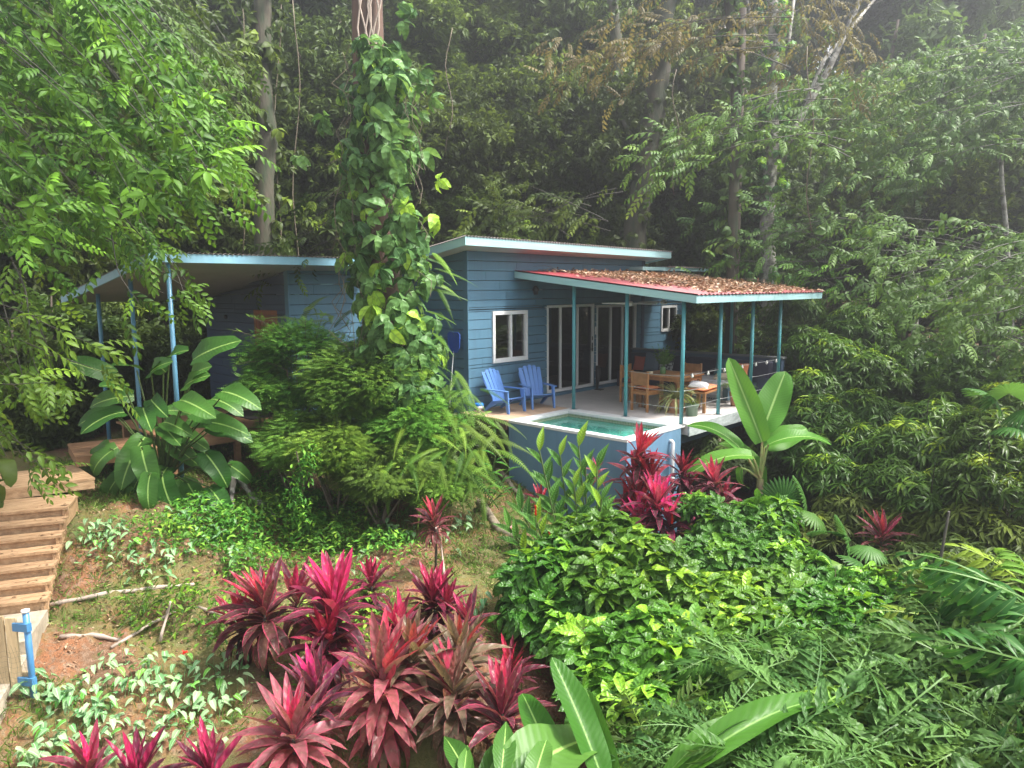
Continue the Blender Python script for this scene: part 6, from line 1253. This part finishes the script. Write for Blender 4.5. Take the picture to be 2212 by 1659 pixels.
# --- layered sprays: branches with alternate leaves
def sprays(name, label, starts, ends, n, dp, L, m, T=('spray', 'spray2'), sag=.5, per=9, cat='branch', group=None, thick=.012, trunkat=None, jit=60, nmix=.5, twn=stem_dark):
    'n branches from the start polyline to the end polyline (screen guides at real depths)'
    o0 = at(*trunkat) if trunkat else at(*starts[0], dp[0]); g = np.array(onground(o0[0], o0[1], -.2)); t = empty(name, g, label=label, cat=cat, group=group); F = Fol(); br = MB()
    def lerp(pl, f): f *= len(pl)-1; i = min(int(f), len(pl)-2); return np.array(pl[i])*(1-(f-i))+np.array(pl[i+1])*(f-i)
    for k in range(n):
        f = RNG.random(); a = lerp(starts, f)+RNG.uniform(-jit, jit, 2); b = lerp(ends, np.clip(f+RNG.uniform(-.12, .12), 0, 1))+RNG.uniform(-jit, jit, 2); d_ = RNG.uniform(*dp); p = at(a[0], a[1], d_)-g; q = at(b[0], b[1], d_+RNG.uniform(-.8, .5))-g; ln = np.linalg.norm(q-p)
        P = [p+(q-p)*u+UP*sag*ln*.2*math.sin(math.pi*u)+np.array([math.sin(5*u+k), math.cos(4*u+k), math.sin(6*u+2*k)])*.10*u for u in np.linspace(0, 1, 9)]; br.tube(P, list(np.linspace(thick, .003, 9)), 5, False)
        ns = max(3, int(per*ln*(.7+.6*RNG.random()))); u = RNG.uniform(.05, 1, ns); u[:2] = 1; i = np.minimum((u*8).astype(int), 7); A = np.array(P); pp = A[i]+(A[i+1]-A[i])*(u*8-i)[:, None]; tan = unit(A[i+1]-A[i]); sd_ = np.cross(tan, UP)*np.where(np.arange(ns) % 2, 1, -1)[:, None]
        dd = tan*.55*[1, 1, .6]+sd_*RNG.uniform(.0, 1.0, (ns, 1))-UP*RNG.uniform(-.1, .3, (ns, 1))+rdir(ns)*.45; pp = pp+rdir(ns)*RNG.uniform(0, .28, (ns, 1))
        for j, T_ in enumerate(T): w = np.arange(ns) % len(T) == j; F.add(TL[T_], pp[w], dd[w], UP*.75+rdir(int(w.sum()))*.45-np.array([*FH, 0])*.75, L*RNG.uniform(.7, 1.25, int(w.sum())), np.clip(RNG.random(int(w.sum()))*.8+.2*RNG.random(), 0, 1))
    link('leaves', F.mesh('leaves', LM[m]), t); br.build('branches', twn, t)
    if trunkat: tq = at(*trunkat)-g; MB().tube([(tq[0], tq[1], 0), tq*[1, 1, .5], tq+[0, 0, 1.5]], [.16, .14, .1], 9).build('trunk', bark, t)
# upper left tree
sprays('overhanging_tree', 'tree leaning in from the left with long drooping leafy branches over the carport', [(-420, 240), (-380, -60), (-160, -200), (160, -180)], [(-30, 560), (210, 450), (370, 420), (500, 340), (450, 110)], 60, (8.0, 11.5), .44, 'fresh', sag=.4, per=7.5, T=('spray', 'cl', 'cl2'), trunkat=(-420, 500, 10), cat='tree')
sprays('overhanging_tree', 'inner dark branches of the left tree, set further back', [(-420, 200), (-200, -150), (250, -180)], [(-40, 620), (260, 500), (480, 400), (520, 130)], 46, (11.5, 14.5), .5, 'forest', sag=.4, per=6, T=('spray', 'cl2', 'cl'), trunkat=(-380, 600, 13), cat='tree')
sprays('roofside_branch', 'leafy branch tip hanging in front of the carport roof corner', [(200, 440), (260, 460)], [(380, 600), (340, 620), (410, 590)], 6, (9.0, 10.6), .42, 'fresh', sag=.2, per=5)
sprays('roofside_branch', 'light sprays drooping left of the carport roof', [(-60, 600), (0, 540)], [(150, 760), (60, 840), (150, 700)], 6, (8.2, 9.6), .42, 'fresh', sag=.3, per=5)
sprays('edge_branch', 'leafy branches entering at the left edge beside the walkway', [(-120, 640), (-110, 900)], [(180, 720), (160, 840), (90, 930), (40, 960)], 11, (7.6, 9.0), .40, 'fresh', sag=.35, per=4.5)
sprays('edge_branch', 'grey white leaved branch catching the light at the upper left', [(230, -60), (330, 0)], [(420, 130), (470, 200), (440, 160)], 12, (11, 12), .42, 'pale', sag=.3, per=6)
# right and centre sprays
sprays('russet_branch', 'russet leaved branch reaching left across the top of the picture', [(1700, 20), (1650, 120)], [(1240, 90), (1190, 160), (1300, 190), (1420, 60)], 14, (17, 20), .5, 'brown', sag=.35, per=4.6, cat='tree', trunkat=(1600, 150, 19))
sprays('russet_branch', 'russet leaves high above the forked pale trunk', [(1950, -60), (1600, -60)], [(1560, 200), (1750, 150), (1850, 230), (2000, 120)], 9, (17.5, 20), .5, 'brown', sag=.2, per=3.6, cat='tree')
sprays('leafy_branch', 'long pale green branch reaching left from the forked trunk', [(1760, 230), (1800, 300)], [(1390, 320), (1400, 390), (1500, 280)], 9, (14.5, 16), .5, 'pale', sag=.4, per=4.6)
sprays('leafy_branch', 'broad leaved sprays above the right end of the patio roof', [(1900, 420), (1850, 560)], [(1480, 520), (1620, 560), (1720, 590), (1560, 450)], 12, (18.2, 19.5), .55, 'pale', sag=.35, per=3.4)
sprays('leafy_branch', 'layered light green sprays at the middle right', [(2300, 560), (2250, 760)], [(1800, 470), (1880, 580), (1980, 700), (2100, 780)], 40, (13, 15.5), .46, 'pale', sag=.35, per=5, T=('spray', 'cl', 'spray2'))
sprays('leafy_branch', 'big pale leaves hanging at the right edge', [(2330, 480), (2330, 700)], [(2050, 560), (2080, 680), (2190, 760)], 14, (10.5, 12), .42, 'pale', sag=.3, per=4.6)
sprays('leafy_branch', 'hazy sprays across the upper right', [(2350, 60), (2300, 300)], [(1850, 120), (1800, 300), (1900, 420), (2050, 330)], 40, (17, 21), .55, 'pale', sag=.3, per=5.5, T=('spray', 'cl', 'cl2'))
sprays('leafy_branch', 'grey green sprays right of the vine covered tree', [(1300, 420), (1250, 480)], [(1010, 420), (1080, 480), (1160, 420)], 9, (18, 19), .6, 'forest', sag=.3, per=3.6)
sprays('leafy_branch', 'small dull spray left of the vine covered tree', [(760, 520), (780, 440)], [(610, 500), (640, 560), (660, 440)], 7, (14, 15), .5, 'forest', sag=.3, per=4)
sprays('leafy_branch', 'light sprays touching the far end of the patio roof', [(1900, 620), (1880, 560)], [(1600, 600), (1660, 640), (1700, 660)], 5, (18.0, 18.8), .5, 'fresh', sag=.25, per=4)
# --- mist: an even body of air round everything
hz_ = MB().box(-75, 45, -45, 95, -9, 45); o = hz_.build('haze', None) if False else link('haze', hz_.mesh('haze')); tag(o, kind='stuff')
m = bpy.data.materials.new('mist'); m.use_nodes = True; t = m.node_tree; t.nodes.remove(t.nodes['Principled BSDF']); v = t.nodes.new('ShaderNodeVolumePrincipled')
v.inputs['Color'].default_value = (.93, .95, 1, 1); v.inputs['Density'].default_value = .0066; v.inputs['Anisotropy'].default_value = .75
t.links.new(v.outputs[0], t.nodes['Material Output'].inputs['Volume']); o.data.materials.append(m)
